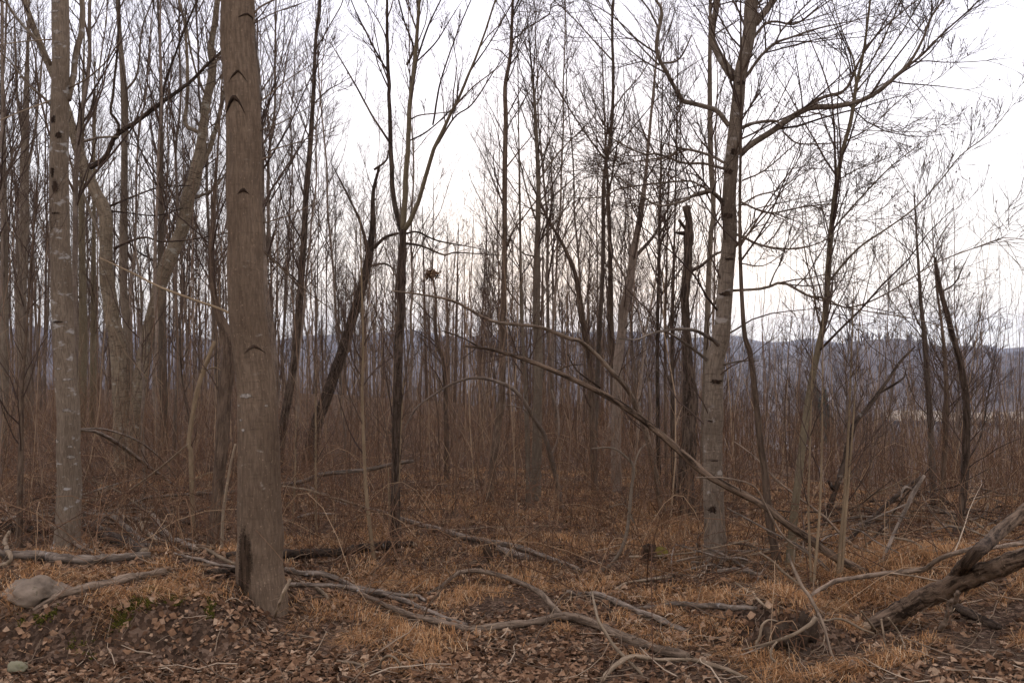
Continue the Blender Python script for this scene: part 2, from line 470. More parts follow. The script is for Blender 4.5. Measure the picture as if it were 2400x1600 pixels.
def ground_mat():
    m, n, b = newmat('forest_floor_and_hills')
    g = n.nodes.new('ShaderNodeNewGeometry')
    p = g.outputs['Position']
    a = texn(n, p, 1.1, (1, 1, 1), 6, 0.65)
    soil = rampn(n, a, [(0.3, (0.022, 0.014, 0.009)), (0.5, (0.07, 0.042, 0.025)), (0.72, (0.165, 0.097, 0.054))])
    vo = n.nodes.new('ShaderNodeTexVoronoi'); vo.inputs['Scale'].default_value = 38; vo.inputs['Randomness'].default_value = 1
    n.links.new(p, vo.inputs['Vector'])
    lf = n.nodes.new('ShaderNodeSeparateColor'); n.links.new(vo.outputs['Color'], lf.inputs[0])
    lc = rampn(n, lf.outputs[0], [(0.0, (0.022, 0.014, 0.009)), (0.4, (0.085, 0.05, 0.031)), (0.75, (0.2, 0.12, 0.074)), (1.0, (0.34, 0.225, 0.15))])
    near = mixc(n, 0.6, soil, lc)
    sx = n.nodes.new('ShaderNodeSeparateXYZ'); n.links.new(g.outputs['Normal'], sx.inputs[0])
    earth = rampn(n, texn(n, p, 16, (1, 1, 1), 7, 0.75), [(0.3, (0.022, 0.014, 0.009)), (0.55, (0.075, 0.047, 0.03)), (0.75, (0.16, 0.105, 0.066))])
    near = mixc(n, rampn(n, sx.outputs['Z'], [(0.6, (1, 1, 1)), (0.8, (0, 0, 0))]), near, earth)
    fw = texn(n, p, 0.012, (1, 1, 1), 6, 0.6)
    ff = texn(n, p, 0.09, (1, 1, 1), 4, 0.6)
    wood = rampn(n, fw, [(0.36, (0.075, 0.055, 0.045)), (0.55, (0.105, 0.077, 0.062)), (0.68, (0.15, 0.115, 0.08))])
    wood = mixc(n, 0.6, wood, rampn(n, ff, [(0.3, (0.5, 0.48, 0.48)), (0.7, (1.3, 1.28, 1.22))]), 'MULTIPLY')
    ln = n.nodes.new('ShaderNodeVectorMath'); ln.operation = 'LENGTH'; n.links.new(p, ln.inputs[0])
    mr = n.nodes.new('ShaderNodeMapRange'); mr.inputs['From Min'].default_value = 60; mr.inputs['From Max'].default_value = 220
    n.links.new(ln.outputs['Value'], mr.inputs[0])
    col = mixc(n, mr.outputs[0], near, wood)
    n.links.new(col, b.inputs['Base Color'])
    b.inputs['Roughness'].default_value = 1.0
    fine = texn(n, p, 30, (1, 1, 1), 5, 0.7)
    bp = n.nodes.new('ShaderNodeBump'); bp.inputs['Strength'].default_value = 1.0; bp.inputs['Distance'].default_value = 0.05
    n.links.new(fine, bp.inputs['Height']); n.links.new(bp.outputs[0], b.inputs['Normal'])
    return m

def rock_mat(name, c1, c2, spot):
    m, n, b = newmat(name)
    v = coords(n)
    col = rampn(n, texn(n, v, 7, (1, 1, 1), 6, 0.65), [(0.3, c1), (0.7, c2)])
    col = mixc(n, rampn(n, texn(n, v, 14, (1, 1, 1), 5), [(0.58, (0, 0, 0)), (0.68, (0.7, 0.7, 0.7))]), col, spot)
    n.links.new(col, b.inputs['Base Color'])
    bp = n.nodes.new('ShaderNodeBump'); bp.inputs['Strength'].default_value = 0.5; bp.inputs['Distance'].default_value = 0.02
    n.links.new(texn(n, v, 22, (1, 1, 1), 6), bp.inputs['Height']); n.links.new(bp.outputs[0], b.inputs['Normal'])
    return m

def plain(name, c1, c2, scale=6, rough=0.9):
    m, n, b = newmat(name)
    n.links.new(rampn(n, texn(n, coords(n), scale), [(0.3, c1), (0.7, c2)]), b.inputs['Base Color'])
    b.inputs['Roughness'].default_value = rough
    return m

# ------------------------------------------------------------------ ground: one sheet out to the hills
def build_ground():
    th = np.r_[np.radians(np.linspace(-33, 33, 210)), np.radians(np.linspace(33, 327, 60)[1:-1])]
    rr = np.r_[0.3, 1.0, np.geomspace(2.0, 5.0, 14)[:-1], np.geomspace(5.0, 6200, 330)]
    Tm, Rm = np.meshgrid(th, rr)
    X, Y = np.sin(Tm) * Rm, np.cos(Tm) * Rm
    V = np.stack([X, Y, zg(X, Y)], -1).reshape(-1, 3)
    nt_, nr = len(th), len(rr)
    j, i = np.meshgrid(np.arange(nr - 1), np.arange(nt_), indexing='ij')
    i2 = (i + 1) % nt_
    q = np.stack([j * nt_ + i, (j + 1) * nt_ + i, (j + 1) * nt_ + i2, j * nt_ + i2], -1)[..., ::-1].reshape(-1, 4)
    return tag(MB().add(V, q).obj('ground', ground_mat()), kind='structure')
ground = build_ground()

def build_field():
    """straw coloured field across the valley"""
    t = np.linspace(0.37, 0.56, 30); y = np.linspace(760, 1010, 14)
    Tm, Y = np.meshgrid(t, y); Y = Y + 45 * fbm(Tm * 9, 1.2)
    X = Tm * Y
    V = np.stack([X, Y, zg(X, Y, False) + 2.5], -1).reshape(-1, 3)
    j, i = np.meshgrid(np.arange(13), np.arange(29), indexing='ij')
    q = np.stack([j * 30 + i, j * 30 + i + 1, (j + 1) * 30 + i + 1, (j + 1) * 30 + i], -1).reshape(-1, 4)
    tag(MB().add(V, q).obj('field', plain('straw_field', (0.27, 0.2, 0.125), (0.36, 0.28, 0.18), 0.02)), kind='structure')
build_field()

# ------------------------------------------------------------------ tree makers
class Tree:
    """A tree traced at its own distance: base on the ground, limbs leaving towards and away from the viewer."""
    def __init__(s, name, label, base, mat, group=None, cat='tree', depth=None):
        if depth is None: s.B = gpick(*base)
        else:
            p = at(base[0], base[1], depth); s.B = np.array([p[0], p[1], float(zg(p[0], p[1]))])
        s.d = s.B[1]; s.mat = mat
        s.root = empty(name, s.B, label, cat, group)
        s.lines = []; s.cap = 1.9
        s.twigs = MB()
    def pts(s, px, dy0=0.0, dy1=0.0):
        n = len(px)
        out = []
        for i, p in enumerate(px):
            f = i / max(n - 1, 1)
            d = s.d + dy0 + (dy1 - dy0) * f
            q = at(p[0], p[1], d) - s.B
            out.append([*q, (p[2] if len(p) > 2 else 3) * F * d / 2])
        return np.array(out)
    def trunk(s, px, sides=12, n=60, extend=0.0, lean=0.0, amp=0.12, fs=9, fz=2.5, name='trunk', flare=1.0, mat=None, sink=0.12, keep=True):
        """px from the top down to the base"""
        a = s.pts(px[::-1], 0, lean)
        if sink:
            a[0, :2] *= 0.3 if abs(a[0, 2]) < 0.3 else 1
            a = np.vstack([np.r_[a[0, :2], min(a[0, 2], 0) - sink, a[0, 3] * flare], a])
        if extend:
            d = a[-1, :3] - a[-2, :3]; d /= np.linalg.norm(d)
            d = nrm(d + np.array([0, 0, .25]))
            a = np.vstack([a, np.r_[a[-1, :3] + d * extend * .5, a[-1, 3] * 0.7], np.r_[a[-1, :3] + d * extend, a[-1, 3] * 0.3]])
        p = smooth_path(a, n)
        wob = 0.25 * p[:, 3]
        p[:, 0] += wob * fbm(p[:, 2] * 1.3, 3.1 + s.B[0], 0, 3); p[:, 1] += wob * fbm(p[:, 2] * 1.3, 8.1 + s.B[0], 0, 3)
        mb = tubes(MB(), p[:, :3], p[:, 3], sides, barknoise(amp, fs, fz, s.B[0]))
        o = mb.obj(name, mat or s.mat, s.root)
        if keep: s.lines.append(smooth_path(p, 14))
        s.path = p
        return p
    def limb(s, px, dy=0.0, dy0=0.0, sides=7, n=26, mat=None, ext=0.0, name='limb', keep=True):
        """px from the trunk outwards"""
        a = s.pts(px, dy0, dy0 + dy)
        if ext:
            d = nrm(a[-1, :3] - a[-2, :3]); a = np.vstack([a, np.r_[a[-1, :3] + d * ext, a[-1, 3] * 0.4]])
        p = smooth_path(a, n)
        w_ = 0.5 * p[:, 3]
        p[1:, 0] += (w_ * fbm(p[:, 2] * 6, p[:, 0] * 6, 3.0, 2))[1:]
        tubes(MB(), p[:, :3], p[:, 3], sides, barknoise(0.15, 14, 8)).obj(name, mat or s.mat, s.root)
        if keep: s.lines.append(smooth_path(p, 14))
        return p
    def crown(s, l1=(10, .2, .45, 35, 65), l2=(5, .3, .55, 30, 60), l3=(4, .3, .6, 25, 60), from_trunk=True, up=0.3, bend=0.1, t0=0.2, mat='twig', buds=0, rmin=0.0029, first_t0=None, seed=1):
        rg = np.random.RandomState(seed)
        L = s.lines if from_trunk else s.lines[1:]
        P = np.array([q[:, :3] for q in L]); Rr = np.array([q[:, 3] for q in L])
        LA, LR = [], []
        for p_, r_ in zip(P, Rr):
            ll = np.linalg.norm(np.diff(p_, axis=0), axis=1).sum()
            a_, b_ = grow(p_[None], r_[None], int(np.clip(round(l1[0] * ll / 2.4), 2, l1[0] * 2)), *l1[1:], up=up, bend=bend, k=7, t0=t0, rmin=rmin, rng=rg, cap=s.cap)
            LA.append(a_); LR.append(b_)
        A = np.concatenate(LA); ra = np.concatenate(LR)
        tubes(s.twigs, A, ra, 4, cap=False)
        if l2:
            B_, rb = grow(A, ra, l2[0], *l2[1:], up=up * .7, bend=bend, k=5, rmin=rmin, rng=rg)
            tubes(s.twigs, B_, rb, 3, cap=False)
            if l3:
                C_, rc = grow(B_, rb, l3[0], *l3[1:], up=up * .5, bend=bend, k=4, rmin=rmin * .85, rng=rg)
                tubes(s.twigs, C_, rc, 3, cap=False)
                if buds:
                    ii = rg.choice(len(C_), min(buds, len(C_)), False)
                    c = C_[ii, -1]
                    o8 = np.array([[1, 0, 0], [0, 1, 0], [-1, 0, 0], [0, -1, 0], [0, 0, 1.6], [0, 0, -1.6]]) * 0.0075
                    v = (c[:, None] + o8[None] * rg.uniform(.7, 1.3, (len(ii), 1, 1))).reshape(-1, 3)
                    f = np.array([[0, 1, 4], [1, 2, 4], [2, 3, 4], [3, 0, 4], [1, 0, 5], [2, 1, 5], [3, 2, 5], [0, 3, 5]])
                    s.twigs.add(v, None, (f[None] + (np.arange(len(ii)) * 6)[:, None, None]).reshape(-1, 3))
        s.twigs.obj('crown', M[mat], s.root)
        return s

def buttress(tree, n, seed, reach=1.6):
    """surface roots running out from the foot of a trunk"""
    rg_ = np.random.RandomState(seed)
    r0 = tree.path[3, 3]; c0 = tree.path[2, :3]
    for i in range(n):
        a_ = 2 * math.pi * (i + rg_.uniform(-.25, .25)) / n
        pts_ = []
        for q_, rr_ in ((.25, .34), (.8, .34), (1.15, .26), (reach, .15), (reach + .6, .06)):
            a2 = a_ + rg_.normal(0, .1) * q_
            x_, y_ = c0[0] + math.cos(a2) * r0 * q_, c0[1] + math.sin(a2) * r0 * q_
            zz = float(zg(x_ + tree.B[0], y_ + tree.B[1])) - tree.B[2]
            pts_.append([x_, y_, zz + (r0 * .75 if q_ < .5 else r0 * .22 if q_ < 1 else r0 * .04 if q_ < 1.3 else -r0 * .06), r0 * rr_])
        p_ = smooth_path(pts_, 18)
        tubes(MB(), p_[:, :3], p_[:, 3], 10, barknoise(.3, 16, 16, seed)).obj('root', tree.mat, tree.root)

def surf_patch(tree, px, py, wpx, hpx, mat, name, off=0.003, seed=0, lobes=0.35):
    """a thin crust following the face of a trunk round the given point of it"""
    p = tree.path
    k = np.argmin(np.abs(p[:, 2] + tree.B[2] - (CAMZ + (800 - py) * F * tree.d)))
    z0 = p[k, 2]; r = p[k, 3] * 1.0
    x0 = (px - 1200) * F * tree.d - tree.B[0]
    rw, rh = wpx * F * tree.d / 2 * 1.3, hpx * F * tree.d / 2 * 1.3
    rg = np.random.RandomState(seed)
    n = 26
    an = np.linspace(0, 2 * math.pi, n, endpoint=False)
    rad = 1 + lobes * fbm(np.cos(an) * 2 + seed * 3.3, np.sin(an) * 2, seed, 3) * 1.6
    V = []
    rings = (0.0, 0.35, 0.7, 1.0)
    for q in rings:
        for a_, rr_ in zip(an, rad):
            xx = x0 + math.cos(a_) * rw * q * rr_; zz = z0 + math.sin(a_) * rh * q * rr_
            kk = np.argmin(np.abs(p[:, 2] - zz)); c = p[kk]
            dx = np.clip((xx - c[0]) / c[3], -0.97, 0.97)
            R_ = c[3] * 1.03 + off * (1.2 - q)
            V.append((c[0] + dx * R_, c[1] - math.sqrt(1 - dx * dx) * R_, zz))
    V = np.array(V)
    j, i = np.meshgrid(np.arange(3), np.arange(n), indexing='ij'); i2 = (i + 1) % n
    q_ = np.stack([j * n + i, j * n + i2, (j + 1) * n + i2, (j + 1) * n + i], -1).reshape(-1, 4)
    mb = MB().add(V, q_); mb.edge = np.repeat(rings, n)
    return mb.obj(name, mat, tree.root)

def chevron(tree, px, py, wpx, hpx, thick, seed=0):
    """the peaked bark ridge left above a shed branch"""
    p = tree.path
    x0 = (px - 1200) * F * tree.d - tree.B[0]; z0 = CAMZ + (800 - py) * F * tree.d - tree.B[2]
    ww, hh, th = wpx * F * tree.d / 2, hpx * F * tree.d, thick * F * tree.d
    pts = []
    for u in np.linspace(-1, 1, 15):
        xx = x0 + u * ww; zz = z0 + hh * (1 - abs(u) ** 1.25) + hh * .12 * float(fbm(u * 3 + px, 1.7, 0, 2))
        c = p[np.argmin(np.abs(p[:, 2] - zz))]
        dx = np.clip((xx - c[0]) / c[3], -0.96, 0.96); R_ = c[3] * 1.01 - th * .1
        pts.append([c[0] + dx * R_, c[1] - math.sqrt(1 - dx * dx) * R_, zz, th * (1.0 - abs(u) ** 1.4) * (1.0 + .35 * math.sin(px * 1.7 + u * 2)) + 0.001])
    q = smooth_path(pts, 24)
    return tubes(MB(), q[:, :3], q[:, 3], 8, barknoise(0.25, 40, 40)).obj('branch_scar', M['scar'], tree.root)

# ------------------------------------------------------------------ the traced trees
# 1 thick trunk
t = Tree('tree', 'thickest tree, smooth brown trunk with peaked branch scars, standing at the front', (614, 1398), M['bark_main'])
px = tr('1', (1096, -10, 150), (1103, 200, 154), (1110, 400, 158), (1120, 800, 161), (1135, 1200, 165), (1146, 1500, 170)) + tr('4', (1172, 200, 178), (1180, 500, 190), (1195, 800, 203), (1203, 1000, 216), (1206, 1120, 228), (1206, 1205, 244))
t.trunk(px, sides=56, n=260, extend=5, amp=0.06, fs=11, fz=3.2, flare=1.08)
main = t
for a in ((1112, 395, 84, 50, 5), (1097, 540, 100, 78, 9), (1150, 105, 74, 24, 6), (1140, 905, 52, 20, 6)):
    q = tr('1', a[:2])[0]; chevron(t, q[0], q[1], a[2] * .51, a[3] * .51, a[4] * .51)
for a in ((1190, 55, 90, 34, 5),):
    q = tr('4', a[:2])[0]; chevron(t, q[0], q[1], a[2] * .51, a[3] * .51, a[4] * .51)
for i, (c, x, y, ww, hh) in enumerate((('4', 1155, 240, 70, 22), ('4', 1241, 292, 16, 14), ('4', 1130, 352, 20, 14), ('4', 1143, 400, 22, 14), ('4', 1115, 300, 20, 12))):
    q = tr(c, (x, y))[0]; surf_patch(t, q[0], q[1], ww * .51, hh * .51, M['patch_white'], 'lichen_patch', seed=i + 3)
q = tr('4', (1152, 985))[0]; surf_patch(t, q[0], q[1], 84 * .51, 330 * .51, M['bare_ragged'], 'bare_patch', seed=21, lobes=0.3)
q = tr('4', (1132, 1080))[0]; surf_patch(t, q[0], q[1], 24 * .51, 150 * .51, M['scar_ragged'], 'painted_hollow', seed=25, lobes=0.25, off=0.005)  # flat dark patch; the shade of a hollow is put into its colour
t.limb(tr('1', (1100, 1480, 15), (1040, 1430, 12), (900, 1380, 11), (740, 1320, 10), (600, 1250, 8), (460, 1185, 6)), dy=1.0, mat=M['bark_tan'], keep=False, name='dead_limb')
t.limb(tr('1', (1170, 60, 10), (1200, 30, 9), (1300, -20, 7)), dy=.3, ext=.8)
t.limb(tr('1', (1165, 110, 7), (1260, 60, 5), (1400, 10, 3)), dy=-.3, ext=.3)
t.limb(tr('1', (1185, 480, 9), (1230, 440, 7), (1330, 360, 5), (1430, 300, 3)), dy=.5, ext=.3)
t.limb(tr('1', (1195, 735, 10), (1245, 715, 8), (1250, 690, 7), (1380, 650, 5), (1500, 600, 3)), dy=.6, ext=.3)
t.limb(tr('1', (1195, 600, 7), (1300, 560, 5), (1440, 480, 3)), dy=-.2, ext=.3)
t.limb(tr('1', (1205, 1150, 8), (1300, 1240, 7), (1400, 1330, 6), (1520, 1420, 4)), dy=.8)
t.limb(tr('1', (1210, 1025, 7), (1340, 985, 5), (1450, 930, 3)), dy=.4, ext=.2)
t.lines = t.lines[1:]
t.crown((9, .2, .5, 30, 60), (4, .3, .6, 30, 60), (3, .3, .6, 25, 55), up=.25, seed=3)

# 2 left trunk with white patches
t = Tree('tree', 'straight second trunk near the boulder with white lichen patches', (161, 1283), M['bark_left'])
px = tr('1', (272, -10, 74), (278, 200, 76), (276, 500, 80), (272, 900, 85), (276, 1200, 90), (288, 1500, 93)) + tr('4', (296, 100, 96), (310, 400, 101), (317, 650, 107), (316, 850, 114), (315, 942, 128))
t.trunk(px, sides=36, n=200, extend=5, amp=0.09, flare=1.1)
buttress(t, 6, 3)
for i, (c, x, y, ww, hh) in enumerate((('4', 325, 168, 44, 16), ('4', 326, 322, 52, 18), ('4', 342, 518, 36, 20), ('4', 265, 182, 26, 20), ('4', 340, 470, 24, 14), ('4', 290, 135, 40, 12), ('4', 280, 455, 30, 22), ('1', 268, 20, 66, 22), ('1', 276, 160, 46, 26), ('1', 280, 268, 50, 14), ('1', 270, 110, 30, 10), ('1', 300, 690, 22, 16), ('1', 318, 1482, 14, 14), ('1', 262, 60, 60, 14), ('1', 280, 210, 44, 10))):
    q = tr(c, (x, y))[0]; surf_patch(t, q[0], q[1], ww * .51, hh * .51, M['patch_white'], 'lichen_patch', seed=i + 40)
for i, (x, y, ww, hh) in enumerate(((258, 790, 28, 60), (270, 860, 36, 70), (285, 640, 30, 40), (262, 570, 34, 40), (285, 1490, 60, 14), (275, 990, 50, 14))):
    q = tr('1', (x, y))[0]; surf_patch(t, q[0], q[1], ww * .51, hh * .51, M['scar_ragged'], 'branch_scar', seed=i + 70)
t.limb(tr('1', (236, 490, 12), (190, 440, 11), (130, 390, 9), (60, 300, 8), (0, 235, 6)), dy=-.4, ext=.3)
t.limb(tr('1', (312, 460, 30), (330, 380, 29), (350, 250, 27), (374, 150, 26), (380, 60, 25), (376, -10, 24)), dy=.3, ext=2.5, sides=10)
t.limb(tr('1', (236, 300, 18), (180, 200, 16), (110, 120, 14), (60, 60, 12), (20, -10, 10)), dy=-.3, ext=1)
t.limb(tr('1', (238, 182, 7), (140, 188, 6), (0, 205, 5)), dy=-.4, mat=M['dead_pale'], keep=False, name='dead_limb')
t.limb(tr('1', (240, 460, 9), (130, 500, 7), (0, 552, 5)), dy=-.6, mat=M['dead_pale'], keep=False, name='dead_limb')
t.limb(tr('1', (318, 405, 8), (400, 360, 7), (480, 290, 6), (550, 190, 5)), dy=-.5, mat=M['dead_pale'], keep=False, name='dead_limb')
t.lines = t.lines[1:]
t.crown((9, .2, .45, 30, 60), (5, .3, .6, 30, 60), (3, .3, .6, 25, 55), seed=4)

# 3 forked birch (two stems)
t = Tree('tree', 'twin-stemmed scaly-barked tree whose two trunks part in a wide V', tr('4', (585, 575))[0], M['bark_birch'])
pxl = tr('1', (108, -10, 22), (165, 150, 26), (225, 300, 30), (268, 400, 33), (310, 505, 36), (340, 620, 40), (388, 770, 50), (440, 880, 54), (486, 985, 58), (490, 1120, 58), (490, 1250, 62), (515, 1450, 66)) + tr('4', (545, 0, 74), (560, 250, 82), (572, 480, 88), (574, 575, 100))
t.trunk(pxl, sides=20, n=120, extend=2.5, amp=0.2, fs=9, fz=6)
pxr = tr('1', (1000, -10, 24), (985, 120, 26), (970, 220, 30), (976, 330, 35), (945, 500, 40), (922, 690, 46), (890, 830, 62), (862, 930, 60), (840, 1050, 58), (800, 1150, 64), (742, 1280, 66), (705, 1440, 60)) + tr('4', (668, 50, 66), (643, 200, 68), (622, 350, 72), (608, 480, 80), (606, 575, 92))
t.trunk(pxr, sides=20, n=120, extend=2.5, amp=0.2, fs=9, fz=6)
t.limb(tr('1', (400, 775, 26), (480, 728, 24), (515, 655, 22), (545, 612, 22), (640, 550, 22), (740, 472, 20), (870, 380, 16), (960, 290, 13), (1030, 225, 11)), dy=-.5, mat=M['bark_dark'], ext=.5)
t.limb(tr('1', (541, 605, 14), (545, 560, 14), (508, 522, 13), (520, 420, 12), (540, 210, 11), (548, -10, 9)), dy=-.6, dy0=-.2, mat=M['bark_dark'], ext=1)
t.limb(tr('1', (742, 465, 13), (760, 380, 12), (790, 290, 11), (850, 130, 10), (910, -10, 9)), dy=-.4, dy0=-.3, mat=M['bark_dark'], ext=1)
t.limb(tr('1', (384, 650, 13), (460, 632, 11), (545, 628, 8)), dy=-.3, mat=M['bark_grey'], keep=False)
t.limb(tr('1', (350, 585, 10), (410, 520, 9), (435, 420, 7)), dy=-.3, mat=M['bark_dark'])
t.limb(tr('1', (508, 945, 11), (600, 908, 9), (730, 862, 7), (880, 852, 5)), dy=-.5, mat=M['bark_dark'])
t.limb(tr('1', (512, 970, 9), (600, 980, 7), (720, 990, 6), (840, 955, 4)), dy=-.2, mat=M['bark_dark'])
t.limb(tr('1', (525, 1142, 15), (590, 1110, 12), (670, 1090, 10), (740, 1110, 9), (880, 1100, 8), (1045, 1070, 6)), dy=-.8, mat=M['bark_dark'])
t.limb(tr('1', (735, 1250, 10), (700, 1195, 9), (640, 1160, 8), (590, 1110, 6)), dy=.2, mat=M['bark_dark'])
t.limb(tr('1', (480, 1150, 16), (430, 1010, 14), (380, 890, 13), (320, 730, 11), (300, 600, 9)), dy=.8, mat=M['bark_grey'])
t.limb(tr('1', (905, 800, 26), (960, 690, 24), (1000, 560, 20), (1025, 440, 17), (1060, 250, 12)), dy=.5, ext=1)
t.limb(tr('1', (918, 612, 20), (880, 590, 19), (850, 568, 18), (862, 400, 16), (850, 130, 12), (820, -10, 10)), dy=.4, ext=1)
t.limb(tr('1', (950, 450, 12), (900, 330, 10), (870, 200, 9), (850, 60, 7)), dy=-.3)
t.limb(tr('1', (972, 320, 12), (1010, 250, 10), (1060, 150, 8)), dy=.3)
t.limb(tr('1', (895, 910, 14), (980, 870, 11), (1040, 790, 8)), dy=.5, mat=M['bark_grey'])
t.crown((9, .15, .4, 30, 65), (5, .3, .55, 30, 60), (3, .3, .6, 25, 60), seed=5, t0=.35)

def simple(label, mat, px, base=None, sides=10, n=50, extend=0.0, lean=0.0, limbs=(), crown=None, group=None, amp=0.1, depth=None, name='tree', cat='tree', sink=.12, tw='twig', t0=.25, up=.3, seed=1, limbmat=None, trunkmat=None, flare=1.0, top=False):
    """px top to base"""
    b = base or (px[-1][0], px[-1][1])
    t_ = Tree(name, label, b, mat, group, cat, depth)
    t_.trunk(px, sides=sides, n=n, extend=extend, lean=lean, amp=amp, sink=sink, flare=flare)
    for L in limbs:
        dy = L[1] if len(L) > 1 else 0
        t_.limb(L[0], dy=dy, dy0=L[3] if len(L) > 3 else 0, ext=L[2] if len(L) > 2 else 0, mat=limbmat)
    if crown: t_.crown(*crown, mat=tw, t0=t0, up=up, seed=seed)
    return t_
C1 = ((13, .12, .3, 30, 58), (5, .35, .65, 25, 52), (3, .45, .8, 22, 48))
C2 = ((12, .12, .3, 32, 58), (4, .35, .65, 25, 55), (3, .45, .8, 22, 50))

simple('straight slim trunk rising just behind the left stem of the twin-stemmed tree', M['bark_grey'], tr('1', (540, -10, 18), (552, 200, 22), (570, 420, 30), (571, 700, 30), (570, 1000, 33), (565, 1300, 36)) + tr('4', (590, 0, 40), (590, 400, 44), (588, 520, 48)), extend=3, crown=C1, limbs=((tr('1', (572, 420, 12), (630, 340, 10), (650, 150, 8), (700, 0, 6)), .4, .6),), seed=6)
simple('slender pale trunk between the stems of the wide V tree', M['bark_grey'], tr('1', (728, 100, 10), (738, 300, 14), (740, 600, 20), (742, 900, 24), (738, 1250, 28)) + tr('4', (748, 0, 34), (752, 300, 38), (752, 520, 42)), extend=2, crown=C1, seed=7, t0=.35)
simple('tall grey trunk at the far left edge, its upper limbs spreading', M['bark_grey'], tr('1', (128, 200, 14), (120, 480, 28), (112, 800, 40), (108, 1100, 44), (100, 1400, 46)) + tr('4', (110, 0, 48), (116, 200, 50), (120, 400, 54)), extend=2.5, crown=C1, seed=8, limbs=((tr('1', (118, 700, 18), (80, 450, 14), (70, 200, 10)), .3, 1), (tr('1', (112, 850, 16), (160, 600, 12), (190, 320, 9)), .2, 1)))
simple('grey trunk cut by the left edge of the picture', M['bark_grey'], tr('1', (10, 300, 14), (18, 800, 24), (22, 1300, 32)) + tr('4', (22, 0, 36), (20, 250, 38), (10, 500, 40)), extend=2, crown=C2, seed=9)
simple('thin dark foreground sapling standing left of the patched trunk', M['bark_brown'], tr('4', (118, 0, 12), (100, 200, 20), (96, 450, 24), (92, 700, 27), (88, 945, 32)), extend=2.2, crown=C2, seed=10, lean=-.1)
simple('olive trunk just right of the patched trunk', M['bark_olive'], tr('1', (378, 700, 18), (374, 900, 26), (378, 1200, 30)) + tr('4', (382, 0, 38), (378, 200, 40), (376, 420, 42)), extend=3, crown=C1, seed=11)
simple('slim trunk right of the olive one, left of the twin-stemmed tree', M['bark_olive'], tr('1', (432, 1000, 16), (430, 1300, 22)) + tr('4', (428, 0, 28), (428, 200, 30), (426, 410, 32)), extend=4, crown=C2, seed=12)
simple('dark two-tone leaning trunk left of the thickest tree', M['bark_brown'], tr('1', (1000, 700, 10), (985, 900, 18), (972, 1180, 28), (990, 1400, 34)) + tr('4', (1045, 0, 54), (1035, 250, 60), (1014, 550, 56), (988, 800, 53), (970, 955, 58)), sides=16, n=90, extend=2, crown=C2, seed=13, amp=.18)
t = simple('pale broken sapling with a kinked stem left of the two-tone trunk', M['bark_tan'], tr('4', (985, 0, 16), (962, 60, 20), (912, 200, 21), (884, 340, 22), (866, 470, 22), (876, 500, 22), (880, 650, 22), (884, 800, 23), (892, 905, 24)), limbs=((tr('4', (950, 130, 8), (990, 120, 6), (1050, 155, 4)), -.1), (tr('4', (880, 640, 7), (940, 610, 5), (990, 598, 4)), -.2)), crown=((5, .1, .2, 35, 60), (3, .3, .5, 30, 60), None), seed=14)
simple('thin pale pole leaning against the thickest tree', M['dead_pale'], tr('4', (1082, 470, 9), (1060, 560, 12), (1040, 680, 13), (1024, 800, 14), (1018, 965, 15)), seed=15, cat='sapling', name='sapling')
simple('near-black sapling leaning right, close behind the thickest tree', M['bark_dark'], tr('1', (1462, 60, 12), (1450, 180, 15), (1442, 400, 19), (1430, 600, 22), (1410, 850, 26), (1395, 1100, 29), (1375, 1400, 32)) + tr('4', (1348, 100, 36), (1318, 280, 38), (1290, 460, 40), (1278, 610, 44)), n=80, extend=2.5, limbs=((tr('1', (1450, 180, 9), (1470, 80, 7), (1475, -10, 5)), .2, .5), (tr('1', (1440, 480, 8), (1500, 420, 6), (1568, 380, 4)), .3, .4), (tr('1', (1375, 1300, 7), (1300, 1230, 6), (1215, 1150, 4)), -.3)), crown=C1, seed=16, t0=.3)
simple('dark crooked tree leaning right with a forked top, left of the three-stemmed tree', M['bark_dark'], tr('f', (872, 380, 5), (858, 440, 9), (856, 520, 13), (845, 600, 19), (828, 670, 22), (790, 790, 24), (748, 915, 27), (725, 980, 28), (708, 1060, 32)), n=80, limbs=((tr('2', (125, 1190, 22), (108, 1090, 16), (70, 980, 12), (0, 840, 8)), .3, .4), (tr('2', (150, 1140, 18), (200, 1092, 15), (262, 1072, 11)), -.2), (tr('2', (135, 1220, 12), (200, 1212, 9), (240, 1235, 7)), .2), (tr('2', (150, 780, 12), (205, 740, 9), (215, 690, 6)), .1)), crown=C1, seed=17, t0=.4)
# three-stemmed tree
t = Tree('tree', 'tree forking into three long upright stems in the middle of the stand', tr('5', (250, 915))[0], M['bark_dark'])
t.trunk(tr('2', (282, 1055, 32), (276, 1250, 36), (270, 1500, 38)) + tr('5', (264, 0, 40), (256, 300, 42), (248, 600, 42), (248, 800, 46), (250, 915, 56)), sides=14, n=90, amp=.16)
t.limb(tr('2', (281, 1062, 26), (262, 1000, 24), (240, 920, 24), (232, 750, 22), (226, 650, 21), (220, 450, 18), (214, 250, 16), (210, -10, 12)), dy=.5, ext=2, name='stem', n=50)
t.limb(tr('2', (283, 1062, 26), (290, 950, 27), (300, 800, 25), (307, 650, 23), (320, 450, 21), (336, 280, 19), (350, 130, 17), (360, -10, 14)), dy=-.2, ext=2, name='stem', n=50, mat=M['bark_olive'])
t.limb(tr('2', (285, 1062, 24), (320, 1005, 22), (370, 880, 20), (420, 700, 18), (470, 590, 16), (540, 450, 14), (590, 330, 12), (650, 180, 10), (712, -10, 8)), dy=-.6, ext=1, name='stem', n=50, mat=M['bark_olive'])
